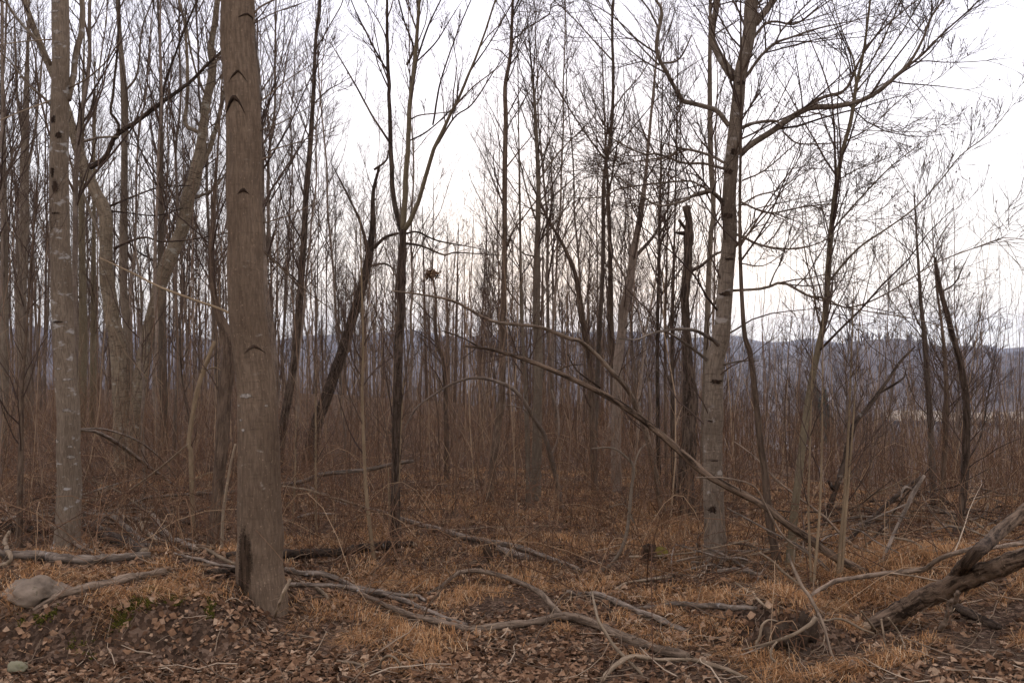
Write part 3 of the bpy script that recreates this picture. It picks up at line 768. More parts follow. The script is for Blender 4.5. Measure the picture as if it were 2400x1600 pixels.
for a in (((430, 680, 10), (520, 540, 8), (600, 480, 7), (700, 330, 5)), ((420, 575, 9), (450, 400, 8), (482, 290, 7), (540, 130, 6), (600, -10, 5)), ((345, 280, 9), (400, 120, 8), (462, -10, 6)), ((226, 660, 11), (140, 530, 9), (70, 400, 8), (0, 280, 6)), ((212, 330, 9), (140, 200, 8), (70, 60, 6), (40, -10, 5)), ((307, 650, 8), (400, 600, 7), (530, 480, 5)), ((318, 550, 8), (360, 530, 7), (450, 520, 5)), ((300, 300, 12), (330, 220, 10), (290, 100, 8), (260, -10, 7)), ((290, 1075, 10), (350, 1066, 9), (440, 1105, 8), (570, 1130, 5)), ((290, 1118, 12), (350, 1125, 11), (400, 1142, 10), (475, 1172, 8), (520, 1160, 7), (660, 1168, 4)), ((590, 330, 8), (680, 200, 6), (760, 60, 5)), ((345, 285, 8), (430, 200, 7), (500, 90, 5))):
    t.limb(tr('2', *a), dy=U(-.6, .6), ext=.3, sides=6)
t.crown((8, .12, .36, 22, 50), (5, .4, .7, 22, 48), (3, .45, .8, 20, 45), seed=18, t0=.25, up=.35)

simple('straight slim tree right of the three-stemmed one with a curved twig near its top', M['bark_brown'], tr('2', (788, -10, 13), (776, 250, 16), (752, 400, 18), (756, 550, 21), (751, 780, 23), (750, 1000, 23), (748, 1250, 25), (742, 1500, 27)) + tr('5', (742, 100, 30), (736, 250, 31), (710, 450, 34), (692, 620, 34), (680, 740, 38)), n=90, extend=2, limbs=((tr('2', (786, 185, 7), (820, 160, 7), (850, 130, 6), (950, 70, 5), (965, 20, 5), (1010, -10, 4)), -.3), (tr('2', (762, 530, 7), (800, 460, 6), (835, 390, 4)), .3), (tr('2', (775, 280, 6), (730, 235, 5), (690, 225, 4)), .2), (tr('2', (755, 775, 8), (820, 690, 6), (880, 620, 4)), -.3)), crown=C1, seed=19, t0=.3)
simple('smooth pale-grey straight tree with V-shaped twigs in the middle', M['bark_grey'], tr('2', (868, 250, 7), (886, 450, 13), (896, 620, 17), (905, 850, 21), (901, 1100, 26), (898, 1300, 31), (896, 1500, 35)) + tr('5', (905, 0, 37), (902, 300, 41), (897, 550, 45), (892, 725, 52)), n=80, sides=14, extend=.8, limbs=tuple((tr('2', *a), U(-.5, .5), .3) for a in (((910, 825, 9), (1000, 700, 7), (1110, 590, 4)), ((912, 960, 9), (1000, 880, 7), (1110, 780, 4)), ((918, 1100, 9), (1000, 1000, 7), (1070, 890, 4)), ((893, 1010, 9), (845, 850, 7), (800, 640, 5)), ((905, 800, 8), (940, 700, 6), (1020, 470, 4)), ((892, 560, 7), (850, 450, 5), (820, 410, 4)), ((888, 500, 6), (930, 400, 5), (950, 260, 3)), ((900, 1180, 8), (830, 1160, 6), (765, 1080, 4)))), crown=C1, seed=20, t0=.35)
simple('very thin pole standing between the slim brown and the pale-grey tree', M['bark_grey'], tr('2', (814, 540, 6), (818, 800, 9), (822, 1100, 11), (826, 1350, 13)) + tr('5', (835, 0, 15), (850, 300, 20), (858, 600, 24), (860, 740, 26)), extend=1.5, crown=C2, seed=21)
simple('leaning thin tree curving up leftwards, right of the pale-grey tree', M['bark_brown'], tr('2', (955, 1020, 10), (1010, 1110, 15), (1072, 1250, 20), (1098, 1400, 25), (1120, 1540, 27)) + tr('5', (1138, 60, 28), (1150, 300, 30), (1158, 500, 32), (1165, 700, 34)), crown=C1, seed=22, extend=1)
simple('broad forked grey tree leaning right behind the middle of the stand', M['bark_stand'], tr('2', (1400, 780, 16), (1386, 900, 24), (1362, 1050, 30), (1342, 1150, 36), (1322, 1300, 38), (1300, 1400, 40), (1285, 1540, 43)) + tr('5', (1270, 100, 44), (1262, 400, 46), (1268, 690, 50)), extend=2.5, sides=12, limbs=((tr('2', (1342, 1185, 20), (1430, 1092, 14), (1480, 1000, 10)), .4, .8), (tr('2', (1320, 1300, 12), (1240, 1150, 9), (1220, 950, 6)), .3, .6)), crown=C1, seed=23)
simple('upright slim trunk in front of the forked grey tree', M['bark_brown'], tr('2', (1216, 700, 10), (1226, 900, 15), (1232, 1100, 19), (1236, 1300, 22), (1238, 1540, 25)) + tr('5', (1250, 100, 27), (1256, 400, 30), (1280, 730, 34)), extend=2, crown=C1, seed=24, depth=15)
for i, (x, ww, dep, lab) in enumerate(((238, 22, 14.2, 'nearest of the dark straight trunks left of the broken snag'), (285, 18, 15.4, 'slim trunk directly left of the broken snag, second of a dark pair'), (328, 24, 13.6, 'rough dark trunk touching the left side of the broken snag'))):
    simple(lab, M['bark_dark' if i != 1 else 'bark_brown'], tr('B', (x + 14, -500, ww * .5), (x + 6, -200, ww * .8), (x, 100, ww), (x + 2, 600, ww * 1.1), (x + 10, 1100, ww * 1.2), (x + 14, 1290, ww * 1.3)), extend=3, crown=C1, seed=25 + i, depth=dep)
simple('straight grey trunk half hidden behind the big right-hand branching tree', M['bark_grey'], tr('3', (126, 120, 16), (124, 420, 22), (128, 720, 26)) + tr('A', (1160, 300, 56), (1130, 600, 60), (1108, 1000, 64), (1095, 1500, 66)) + tr('B', (540, 150, 36), (530, 500, 38), (520, 900, 40), (515, 1240, 44)), extend=2.5, crown=C1, seed=29, sides=12, depth=13.5)
# broken snag
t = Tree('dead_tree', 'dark broken-topped snag with short stubs, left of the big branching tree', tr('B', (415, 1235))[0], M['bark_dark'])
t.trunk(tr('A', (822, 275, 86), (832, 340, 86), (850, 450, 98), (850, 560, 114), (852, 650, 120), (842, 900, 114), (832, 1100, 114), (822, 1300, 106), (822, 1560, 102)) + tr('B', (424, 300, 67), (434, 500, 86), (428, 800, 94), (420, 1000, 98), (416, 1235, 106)), sides=18, n=110, amp=.5, fs=7, fz=5)
t.limb(tr('A', (830, 575, 46), (775, 500, 40), (742, 452, 44)), dy=-.1, name='stub')
t.limb(tr('A', (830, 610, 60), (760, 608, 46), (690, 600, 22)), dy=-.1, name='stub')
t.limb(tr('A', (860, 1085, 56), (920, 1055, 50), (1010, 1010, 44), (1100, 930, 38), (1180, 870, 34), (1260, 835, 28)), dy=.3, name='limb')
t.limb(tr('B', (410, 880, 8), (390, 840, 7), (392, 790, 5)), dy=-.1, name='stub', mat=M['dead_pale'])

# big branching tree on the right
t = Tree('tree', 'big scarred grey tree on the right with wide horizontal limbs and hanging buds', tr('6', (152, 1005))[0], M['bark_right'])
px = tr('3', (322, -10, 60), (302, 180, 58), (262, 350, 56), (242, 550, 59), (226, 700, 61), (212, 900, 63), (210, 1100, 66), (195, 1300, 71), (176, 1540, 78)) + tr('6', (148, 100, 84), (142, 400, 86), (140, 600, 88), (145, 780, 94), (150, 920, 104), (152, 1005, 118))
t.trunk(px, sides=36, n=200, extend=4, amp=.13, fs=10, fz=5, flare=1.1)
big = t
buttress(t, 6, 2)
for i, (c, x, y, ww, hh) in enumerate((('3', 206, 985, 60, 30), ('3', 228, 710, 44, 34), ('3', 262, 385, 50, 26), ('3', 190, 1345, 60, 30), ('3', 210, 1195, 50, 14), ('6', 150, 190, 70, 26), ('6', 130, 775, 44, 40), ('6', 122, 360, 34, 12), ('6', 140, 540, 40, 10), ('6', 118, 30, 30, 40), ('3', 205, 800, 40, 40))):
    q = tr(c, (x, y))[0]; surf_patch(t, q[0], q[1], ww * .51, hh * .51, M['scar_ragged'], 'branch_scar', seed=i + 90, lobes=.5)
LB = [('3', ((238, 360, 44), (190, 292, 40), (142, 212, 36), (140, 130, 32), (160, -10, 28)), .3, 2), ('3', ((328, 110, 40), (380, 50, 34), (424, -10, 28)), .4, 2),
      ('3', ((262, 712, 30), (310, 668, 30), (400, 610, 30), (500, 540, 28), (580, 496, 28), (690, 490, 25), (800, 470, 22), (900, 420, 21), (970, 360, 18), (1040, 290, 14), (1100, 190, 12), (1142, 80, 10), (1205, -10, 8)), -.8, .8),
      ('3', ((580, 492, 17), (640, 450, 16), (740, 418, 14), (782, 350, 13), (802, 300, 12), (860, 200, 10), (945, 110, 8), (1090, -10, 6)), -.5, .5),
      ('3', ((968, 355, 14), (1100, 252, 11), (1200, 150, 9), (1300, 62, 8), (1372, -10, 6)), -1., .5),
      ('3', ((262, 592, 18), (330, 566, 16), (420, 556, 13), (455, 578, 9)), -.4, 0), ('3', ((318, 185, 14), (378, 112, 12), (430, 100, 11), (520, 110, 10), (620, 42, 7), (695, -10, 6)), .5, .4),
      ('3', ((285, 360, 16), (350, 270, 14), (420, 202, 13), (500, 172, 10), (620, 132, 8), (765, 100, 5)), -.3, .4), ('3', ((428, 192, 9), (462, 130, 8), (560, 30, 7)), -.3, .4),
      ('3', ((212, 580, 24), (160, 512, 23), (100, 490, 22), (0, 465, 21)), 0, 0), ('3', ((200, 752, 14), (120, 712, 13), (0, 686, 11), (-70, 720, 9), (-170, 735, 7)), .5, .3),
      ('3', ((190, 775, 14), (100, 752, 12), (0, 748, 11), (-110, 708, 9), (-190, 705, 8), (-318, 640, 6), (-420, 590, 4)), -.4, .3),
      ('3', ((185, 925, 18), (130, 880, 16), (60, 892, 14), (0, 925, 12), (-120, 942, 9), (-230, 860, 6)), -.6, .2), ('3', ((180, 915, 11), (80, 852, 10), (0, 832, 9), (-280, 866, 7), (-370, 905, 6), (-510, 910, 4)), .5, .2),
      ('3', ((262, 925, 10), (360, 970, 9), (430, 976, 8), (560, 950, 7), (700, 936, 5), (772, 940, 3)), -.5, .2), ('3', ((235, 1072, 14), (290, 1095, 13), (340, 1120, 12), (430, 1140, 10), (540, 1140, 8), (660, 1100, 6), (760, 1010, 4)), -.6, .3),
      ('3', ((225, 1335, 14), (370, 1325, 13), (450, 1298, 13), (520, 1326, 12), (580, 1360, 11), (660, 1370, 10), (740, 1412, 9), (850, 1390, 8), (1000, 1312, 7), (1160, 1210, 6), (1360, 1132, 5), (1480, 1092, 4), (1568, 1102, 3)), -1.2, .2),
      ('3', ((580, 1360, 8), (700, 1400, 7), (850, 1430, 6), (1040, 1460, 5), (1200, 1500, 4)), -1., .2), ('3', ((275, 830, 9), (380, 780, 7), (520, 660, 5)), .5, .4), ('3', ((268, 1210, 8), (370, 1220, 6), (470, 1160, 4)), .4, .3),
      ('3', ((460, 605, 9), (520, 655, 8), (600, 662, 7), (740, 652, 5), (860, 620, 3)), -.6, .2), ('3', ((585, 515, 7), (680, 540, 6), (720, 590, 5), (860, 600, 4), (1100, 606, 2)), -.7, .2),
      ('3', ((265, 945, 9), (340, 900, 8), (440, 870, 6), (560, 790, 4)), .6, .3)]
for c, a, dy, ex in LB:
    t.limb(tr(c, *a), dy=dy, ext=ex, n=34)
t.limb(tr('2', (1568, 462, 21), (1530, 400, 20), (1495, 335, 19), (1452, 245, 18), (1456, 150, 17), (1472, 50, 15), (1440, -10, 12)), dy=-.3, ext=.8, n=30)
t.limb(tr('2', (1480, 290, 10), (1530, 285, 9), (1568, 250, 8), (1610, 160, 6)), dy=-.2, dy0=-.1)
t.limb(tr('2', (1460, 300, 8), (1380, 220, 7), (1310, 130, 6), (1190, 40, 5), (1080, -10, 4)), dy=-.4, ext=.3)
t.limb(tr('B', (625, 225, 26), (595, 185, 26), (540, 150, 24), (480, 120, 22), (400, 106, 20), (280, 116, 18), (180, 142, 14), (110, 172, 11), (0, 165, 8)), dy=-1.0, mat=M['dead_grey'], keep=False, name='dead_limb')
t.limb(tr('B', (545, 300, 20), (440, 216, 18), (350, 156, 15), (285, 118, 12)), dy=-.5, mat=M['dead_grey'], keep=False, name='dead_limb')
t.limb(tr('B', (640, 325, 14), (700, 312, 13), (784, 300, 11), (860, 300, 7)), dy=-.4, mat=M['dead_grey'], keep=False, name='dead_limb')
t.cap = 1.7
t.crown((17, .3, .8, 30, 70), (5, .45, .85, 22, 50), (3, .5, .9, 18, 42), seed=30, t0=.12, up=.1, bend=.05, buds=400, rmin=.003)

# slender pole and stem right of it
simple('slender olive pole leaning right with long rising side branches', M['bark_olive'], tr('3', (862, -10, 10), (832, 230, 12), (796, 400, 16), (771, 560, 18), (732, 700, 20), (702, 870, 22), (686, 1020, 24), (670, 1250, 27), (656, 1450, 28)) + tr('6', (618, 60, 30), (590, 200, 31), (560, 400, 33), (538, 600, 35), (512, 800, 39), (490, 1035, 44)), n=110, sides=12, extend=1, limbs=tuple((tr('3', *a), dy, .3) for a, dy in ((((797, 390, 10), (782, 270, 8), (742, 170, 6), (690, 15, 4)), .3), (((686, 1060, 9), (780, 950, 8), (940, 782, 6), (1052, 690, 4)), -.4), (((680, 1285, 11), (740, 1210, 10), (820, 1130, 9), (950, 1042, 8), (1070, 952, 7), (1190, 822, 6), (1280, 712, 5), (1400, 622, 4), (1470, 540, 3)), -.9), (((795, 385, 9), (880, 260, 8), (960, 100, 7), (1010, -10, 6)), .4), (((790, 430, 8), (930, 260, 7), (1030, 110, 6), (1100, -10, 5)), -.5), (((780, 500, 8), (900, 400, 6), (1000, 330, 5), (1120, 120, 4)), .5), (((745, 650, 7), (870, 580, 5), (1010, 450, 4), (1190, 350, 3), (1290, 240, 2)), -.7), (((710, 830, 7), (800, 780, 5), (960, 720, 3)), .4))), crown=((12, .12, .38, 22, 48), (4, .4, .75, 22, 45), (3, .45, .8, 18, 42)), seed=31, t0=.3, up=.25)
simple('reddish-brown thin stem between the big branching tree and the olive pole', M['bark_brown'], tr('3', (266, 60, 8), (268, 500, 12), (262, 1000, 15), (270, 1300, 18), (286, 1540, 22)) + tr('6', (310, 50, 26), (335, 250, 28), (356, 450, 31), (380, 600, 33), (396, 800, 37), (415, 920, 39), (436, 1035, 44)), n=100, extend=1, crown=C1, seed=32, t0=.45)
simple('dark crooked trunk at the right, its bark torn near the top', M['bark_dark'], tr('3', (1160, 1180, 12), (1168, 1240, 18), (1190, 1350, 22), (1240, 1540, 26)) + tr('6', (1280, 120, 30), (1304, 300, 33), (1302, 500, 35), (1290, 700, 36), (1268, 830, 38), (1255, 900, 42)), n=70, crown=C1, seed=33, limbs=((tr('3', (1190, 1340, 9), (1250, 1300, 7), (1290, 1220, 5)), .3, .3), (tr('6', (1300, 560, 10), (1370, 430, 8), (1410, 200, 6)), .4, .8)), t0=.2)
simple('left one of a close pair of straight trunks at the right', M['bark_stand'], tr('3', (1075, 1100, 10), (1095, 1400, 18)) + tr('6', (1112, 20, 24), (1135, 300, 28), (1148, 600, 32), (1152, 820, 36)), crown=C1, seed=34, extend=.8, depth=14)
simple('right one of a close pair of straight trunks at the right', M['bark_brown'], tr('3', (1150, 1100, 5), (1165, 1300, 9), (1190, 1500, 14)) + tr('6', (1205, 100, 20), (1212, 300, 24), (1200, 600, 26), (1185, 830, 30)), crown=C1, seed=35, extend=.6, depth=13.4)
t = Tree('dead_tree', 'black snapped sapling leaning right with forked broken tip', tr('6', (648, 850))[0], M['dead_dark'])
t.trunk(tr('6', (1065, 25, 8), (1000, 92, 12), (940, 180, 16), (862, 290, 20), (800, 362, 24), (772, 430, 27), (742, 560, 28), (702, 680, 28), (650, 848, 32)), sides=10, n=60, amp=.3, lean=.8)
t.limb(tr('6', (835, 315, 15), (900, 240, 13), (960, 205, 12), (1015, 165, 9), (1025, 130, 6)), dy=.2, dy0=.5)
t.limb(tr('6', (700, 690, 22), (680, 660, 18), (670, 640, 12)), dy=-.1, dy0=.1, name='stub')
t.crown((6, .08, .2, 35, 65), (3, .3, .5, 30, 60), None, seed=36, from_trunk=True, t0=.3)
for i, (a, lab) in enumerate(((((765, 330, 10), (752, 600, 14), (738, 800, 17), (722, 960, 19), (714, 1085, 20)), 'tallest tan sapling of the thin group right of the olive pole'), (((780, 420, 8), (762, 650, 11), (745, 850, 14), (728, 1085, 16)), 'tan sapling growing against the tallest tan one'), (((642, 250, 7), (640, 450, 9), (634, 700, 11), (618, 930, 13), (602, 1110, 14)), 'thin straight tan sapling just right of the olive pole'), (((592, 250, 6), (584, 500, 9), (578, 750, 10), (584, 950, 11), (590, 1110, 12)), 'thinnest tan sapling in front of the olive pole'))):
    simple(lab, M['bark_tan'], tr('6', *a), extend=1.2, crown=C2, seed=37 + i, name='sapling', cat='sapling', group='tan saplings by the olive pole', sides=7)
for i, (a, lab) in enumerate(((((92, -300, 8), (100, 0, 11), (96, 250, 13), (104, 500, 15), (118, 740, 17), (150, 1000, 20)), 'tall yellowish sapling right of the thickest tree, standing behind the split log'), (((215, 580, 7), (218, 700, 8), (222, 800, 9), (226, 915, 10)), 'short pale broken stem at the foot of the three-stemmed tree'), (((275, 380, 8), (268, 500, 10), (262, 650, 12), (246, 800, 13), (236, 915, 14)), 'pale slanting sapling at the foot of the three-stemmed tree'))):
    simple(lab, M['bark_tan'], tr('5', *a), extend=.6 if i != 1 else 0, crown=C2 if i != 1 else None, seed=44 + i, name='sapling', cat='sapling', sides=7)
for i, (a, lab) in enumerate(((((1450, 330, 8), (1450, 600, 10), (1452, 800, 11), (1455, 880, 12)), 'thin tan stem between the thickest tree and the yellowish sapling'), (((1358, 480, 7), (1356, 600, 8), (1350, 720, 9), (1345, 860, 9)), 'thin straw-coloured stem next to the right side of the thickest tree'))):
    simple(lab, M['bark_tan'], tr('4', *a), extend=.5, crown=C2, seed=48 + i, name='sapling', cat='sapling', sides=7)
# arching saplings
simple('sapling bent over in a high arch to the left in front of the dense stand', M['bark_stand'], tr('5', (285, 410, 5), (340, 310, 7), (430, 240, 9), (520, 190, 11), (620, 166, 13), (720, 186, 15), (790, 220, 17), (842, 280, 19), (882, 350, 20), (932, 430, 21), (962, 530, 22), (985, 620, 22), (1002, 700, 23), (1012, 775, 26)), n=80, lean=-1.2, crown=((14, .06, .16, 40, 75), (3, .3, .5, 30, 60), None), limbs=((tr('5', (965, 525, 13), (998, 430, 11), (995, 330, 9), (965, 220, 6)), .2), (tr('5', (850, 315, 9), (800, 298, 7), (740, 290, 5)), -.3, 0, -.4)), seed=50, t0=.2)
simple('pale curved sapling with a hooked top left of the snag', M['bark_grey'], tr('5', (1148, 492, 6), (1240, 488, 8), (1305, 528, 10), (1342, 580, 13), (1332, 680, 15), (1322, 800, 16), (1308, 890, 16), (1280, 965, 16), (1232, 1030, 16), (1180, 1056, 15)), n=60, sink=.03, crown=((8, .08, .2, 40, 70), (3, .3, .5, 30, 60), None), limbs=((tr('5', (1342, 580, 8), (1370, 500, 6), (1400, 470, 4)), .1), (tr('5', (1322, 800, 8), (1345, 830, 6), (1300, 750, 5), (1230, 760, 4)), -.2)), seed=51)

def leaning(label, px, d_top, mat, name='leaning_trunk', cat='tree', sides=10, n=70, amp=.15, crown=None, limbs=(), seed=60, d_base=None, base=None):
    """px from the upper end down to the end on the ground; the upper end stands at distance d_top"""
    b = gpick(*(base or px[-1][:2]))
    t_ = Tree(name, label, base or px[-1][:2], mat, cat=cat)
    a = t_.pts(px[::-1], 0, d_top - t_.d)
    a[0, 2] += a[0, 3] * .4
    p = smooth_path(a, n)
    tubes(MB(), p[:, :3], p[:, 3], sides, barknoise(amp, 12, 8)).obj('trunk', mat, t_.root)
    t_.lines.append(smooth_path(p, 14))
    for L in limbs: t_.limb(L[0], dy=L[1], dy0=L[2])
    if crown: t_.crown(*crown, seed=seed, t0=.2)
    return t_
leaning('long thin dead trunk slanting down from the middle to the right across the stand', tr('5', (562, 20, 9), (700, 40, 15), (850, 85, 19), (1000, 145, 23), (1180, 230, 27), (1330, 320, 30), (1460, 420, 32), (1560, 508, 34)) + tr('6', (100, 602, 34), (200, 662, 34), (370, 750, 35), (470, 830, 36), (600, 920, 37), (700, 990, 38), (845, 1072, 40)), 9.2, M['fallen_bark'], crown=((8, .05, .14, 40, 70), (3, .3, .5, 30, 60), None), limbs=((tr('5', (640, 30, 8), (560, -15, 7), (460, -50, 4)), .1, .3), (tr('5', (985, 135, 8), (1050, 110, 6), (1110, 105, 4)), -.2, .2), (tr('5', (1190, 215, 10), (1080, 130, 8), (1040, 60, 5)), .3, .2)), seed=61)
leaning('dark fallen pole propped higher behind the long dead trunk', tr('2', (230, 1335, 6), (380, 1355, 9), (520, 1385, 12), (680, 1470, 14), (800, 1490, 15), (920, 1505, 16), (1050, 1555, 18)) + tr('5', (1100, 0, 18), (1180, 70, 20), (1252, 150, 22), (1312, 215, 24), (1352, 300, 26), (1400, 420, 27), (1440, 600, 28), (1480, 800, 30)), 10.5, M['dead_brown'], crown=((8, .05, .14, 40, 70), (3, .3, .5, 30, 60), None), seed=62)
leaning('pale leaning dead stem arching off the right of the patched trunk', tr('4', (370, 405, 14), (440, 415, 16), (520, 455, 18), (600, 510, 18), (690, 580, 16), (760, 630, 14), (830, 690, 12)), 11.5, M['dead_grey'], crown=((6, .1, .25, 30, 60), (3, .3, .5, 30, 60), None), seed=63)
leaning('thin grey bowed twig stem above the pale leaning one by the patched trunk', tr('4', (360, 402, 6), (460, 400, 8), (560, 425, 9), (640, 460, 9), (720, 520, 8), (790, 600, 8), (830, 680, 8)), 11, M['dead_grey'], seed=64, sides=7)
leaning('thin pale stick slanting up to the kinked sapling', tr('4', (865, 470, 6), (760, 560, 8), (650, 645, 9), (560, 712, 9), (540, 740, 9)), 10.2, M['dead_pale'], seed=65, sides=7)
leaning('grey fallen pole resting high behind the thickest tree', tr('5', (328, 548, 16), (230, 565, 18), (120, 588, 19), (0, 600, 19)) + tr('4', (1470, 612, 20), (1400, 640, 20), (1290, 660, 19), (1090, 688, 17), (850, 702, 14), (700, 716, 12), (570, 745, 10)), 11.8, M['dead_grey'], name='fallen_pole', cat='fallen pole', seed=66)
leaning('dead grey stick with a knobbly tip leaning right of the black snapped sapling', tr('6', (1110, 615, 14), (1062, 690, 22), (1030, 760, 18), (985, 850, 16), (950, 930, 16), (915, 1020, 18)), 9.6, M['dead_grey'], seed=67, limbs=((tr('6', (1055, 735, 9), (960, 775, 8), (860, 820, 6), (750, 855, 4)), -.2, .3), (tr('6', (1062, 680, 9), (1020, 670, 12), (1000, 720, 5)), -.1, .3)))
leaning('dark dead limb slanting behind the dead grey stick', tr('6', (1115, 610, 10), (1040, 660, 18), (960, 730, 22), (880, 800, 22), (800, 870, 22), (760, 930, 24)), 11.5, M['dead_dark'], seed=68)
leaning('thin dark stick slanting down right beneath the snapped sapling', tr('6', (1095, 700, 8), (1150, 790, 10), (1220, 870, 12), (1280, 950, 12)), 11, M['dead_brown'], seed=69, sides=7)
leaning('thin pale stick standing slanted in front of the tan saplings', tr('6', (772, 600, 5), (800, 720, 6), (830, 860, 7), (850, 970, 7)), 9.4, M['dead_pale'], seed=70, sides=6)
leaning('arched thin dead stem crossing the base of the big branching tree', tr('6', (60, 625, 6), (180, 625, 8), (300, 650, 9), (350, 690, 9), (385, 760, 9), (470, 900, 9), (600, 990, 10), (690, 1075, 10)), 8.6, M['dead_brown'], seed=71, sides=7)
leaning('thin pale stick slanting down beside the base of the big branching tree', tr('6', (205, 765, 6), (300, 815, 8), (400, 870, 9), (520, 930, 10), (620, 1000, 11), (700, 1075, 12)), 9.0, M['dead_grey'], seed=72, sides=7)

# ------------------------------------------------------------------ fallen wood lying on the ground
WOOD = []
def lie(label, px, mat, name='fallen_branch', cat='branch', lift=1.0, sides=9, n=40, amp=.15, arms=(), twigs=0, seed=1, h=None, group=None, ends=None):
    """px (x, y, width) traced along the ground"""
    def line(q, hh=None, m=n):
        a = []
        for i, p in enumerate(q):
            g = gpick(p[0], p[1] + (p[2] * .3))
            r_ = p[2] * F * g[1] / 2
            k_ = 1.0
            if hh is not None and hh[i]:
                k_ = (CAMZ - g[2] - hh[i]) / (CAMZ - g[2])
                g = np.array([g[0] * k_, g[1] * k_, g[2] + hh[i]]); r_ *= k_
            a.append([g[0], g[1], g[2] + r_ * lift, r_])
        a = smooth_path(a, m)
        kink = np.interp(np.arange(m), np.arange(0, m, 5), np.random.RandomState(len(WOOD) % 9999).normal(0, .55, len(np.arange(0, m, 5))))
        kink = kink * (.18 if name == 'fallen_tree' else .5 if name == 'fallen_log' else 1.0)
        a[:, 2] = np.maximum(a[:, 2] + kink * a[:, 3] * .6, zg(a[:, 0], a[:, 1]) + a[:, 3] * .5)
        a[:, 1] += np.roll(kink, 3) * a[:, 3]
        a[:, 3] *= 1 + (.04 if name == 'fallen_tree' else .1) * np.random.RandomState(len(WOOD) % 9999).normal(size=m)
        for q_ in smooth_path(a, max(m, int(np.linalg.norm(np.diff(a[:, :3], axis=0), axis=1).sum() / .05))): WOOD.append((q_[0], q_[1], q_[3]))
        return a
    p = line(px, h)
    base = p[0, :3].copy()
    root = empty(name, base, label, cat, group)
    def put(q, nm, s_=sides, m_=mat):
        q = q.copy(); q[:, :3] -= base
        tubes(MB(), q[:, :3], q[:, 3], s_, barknoise(amp, 14, 14, base[0])).obj(nm, m_, root)
        return q
    L = [put(p, 'stem' if name == 'fallen_branch' else 'trunk')]
    for a in arms:
        L.append(put(line(a[0], a[1] if len(a) > 1 else None, 24), 'side_branch', max(5, sides - 2)))
    if ends:
        for e_ in ends:      # the pale splintered break
            c = L[0][e_, :]; d = nrm(L[0][e_, :3] - L[0][-2 if e_ == -1 else 1, :3])
            q = np.array([np.r_[c[:3] - d * .01, c[3] * .93], np.r_[c[:3] + d * c[3] * .5, c[3] * .7], np.r_[c[:3] + d * c[3] * 1.1, c[3] * .25]])
            tubes(MB(), q[:, :3], q[:, 3], 9, barknoise(.5, 40, 40)).obj('broken_end', M['dead_pale'], root)
    if not twigs and name == 'fallen_branch' and sides > 7: twigs = 4
    if twigs:
        rg = np.random.RandomState(seed + int(abs(base[0]) * 100))
        P = np.array([smooth_path(q, 14) for q in L])
        A, ra = grow(P[:, :, :3], P[:, :, 3], twigs, .08, .25, 30, 60, up=.25, bend=.02, k=6, rmin=.002, rng=rg)
        mb = tubes(MB(), A, ra, 4, cap=False)
        B_, rb = grow(A, ra, 2, .3, .6, 30, 60, up=.1, bend=0, k=4, rmin=.0018, rng=rg)
        tubes(mb, B_, rb, 3, cap=False).obj('twigs', M['litter'], root)['kind'] = 'stuff'
    return root

LOG = dict(name='fallen_log', cat='log', lift=.75, sides=16, n=60, amp=.2)
lie('grey log lying behind the boulder at the left', tr('4', (-20, 980, 40), (150, 992, 42), (330, 1003, 42), (500, 998, 38), (600, 990, 34), (690, 985, 26)), M['dead_grey'], **LOG)
lie('dark mossy log pointing at the viewer behind the pale-ended branch', tr('4', (395, 845, 48), (500, 898, 54), (580, 930, 54), (668, 962, 50)), M['dead_dark'], ends=(-1,), **LOG)
lie('barkless brown log slanting across the top of the earth bank', tr('4', (150, 1235, 12), (275, 1168, 34), (350, 1142, 42), (450, 1120, 40), (560, 1096, 38), (640, 1080, 36), (755, 1060, 28)), M['dead_brown'], ends=(-1,), **LOG)
lie('dark rotten log running right from behind the thickest tree to a pale end', tr('4', (1040, 982, 36), (1200, 980, 40), (1310, 980, 42), (1450, 975, 42), (1560, 966, 43)) + tr('5', (150, 946, 42), (250, 936, 38), (332, 934, 30)), M['dead_dark'], ends=(-1,), **LOG)
lie('short dark log end poking out left of the thickest tree', tr('4', (955, 1058, 20), (1000, 1056, 28), (1060, 1053, 30), (1130, 1050, 30)), M['dead_dark'], **LOG)
lie('thin grey log lying at the far left behind the patched trunk', tr('4', (-20, 820, 22), (100, 812, 24), (200, 800, 24), (280, 795, 20)), M['dead_grey'], **LOG)
lie('dark log end at the left edge in front of the patched trunk', tr('4', (-20, 865, 40), (60, 862, 38), (140, 872, 34), (215, 878, 22)), M['dead_dark'], **LOG)
lie('half buried dark log behind the two-tone trunk', tr('4', (780, 850, 20), (830, 842, 30), (890, 835, 22)), M['dead_dark'], **LOG)
lie('half sunken grey log under the slanting fallen pole in the grass', tr('5', (720, 950, 24), (790, 975, 34), (870, 1000, 30)), M['dead_grey'], **LOG)

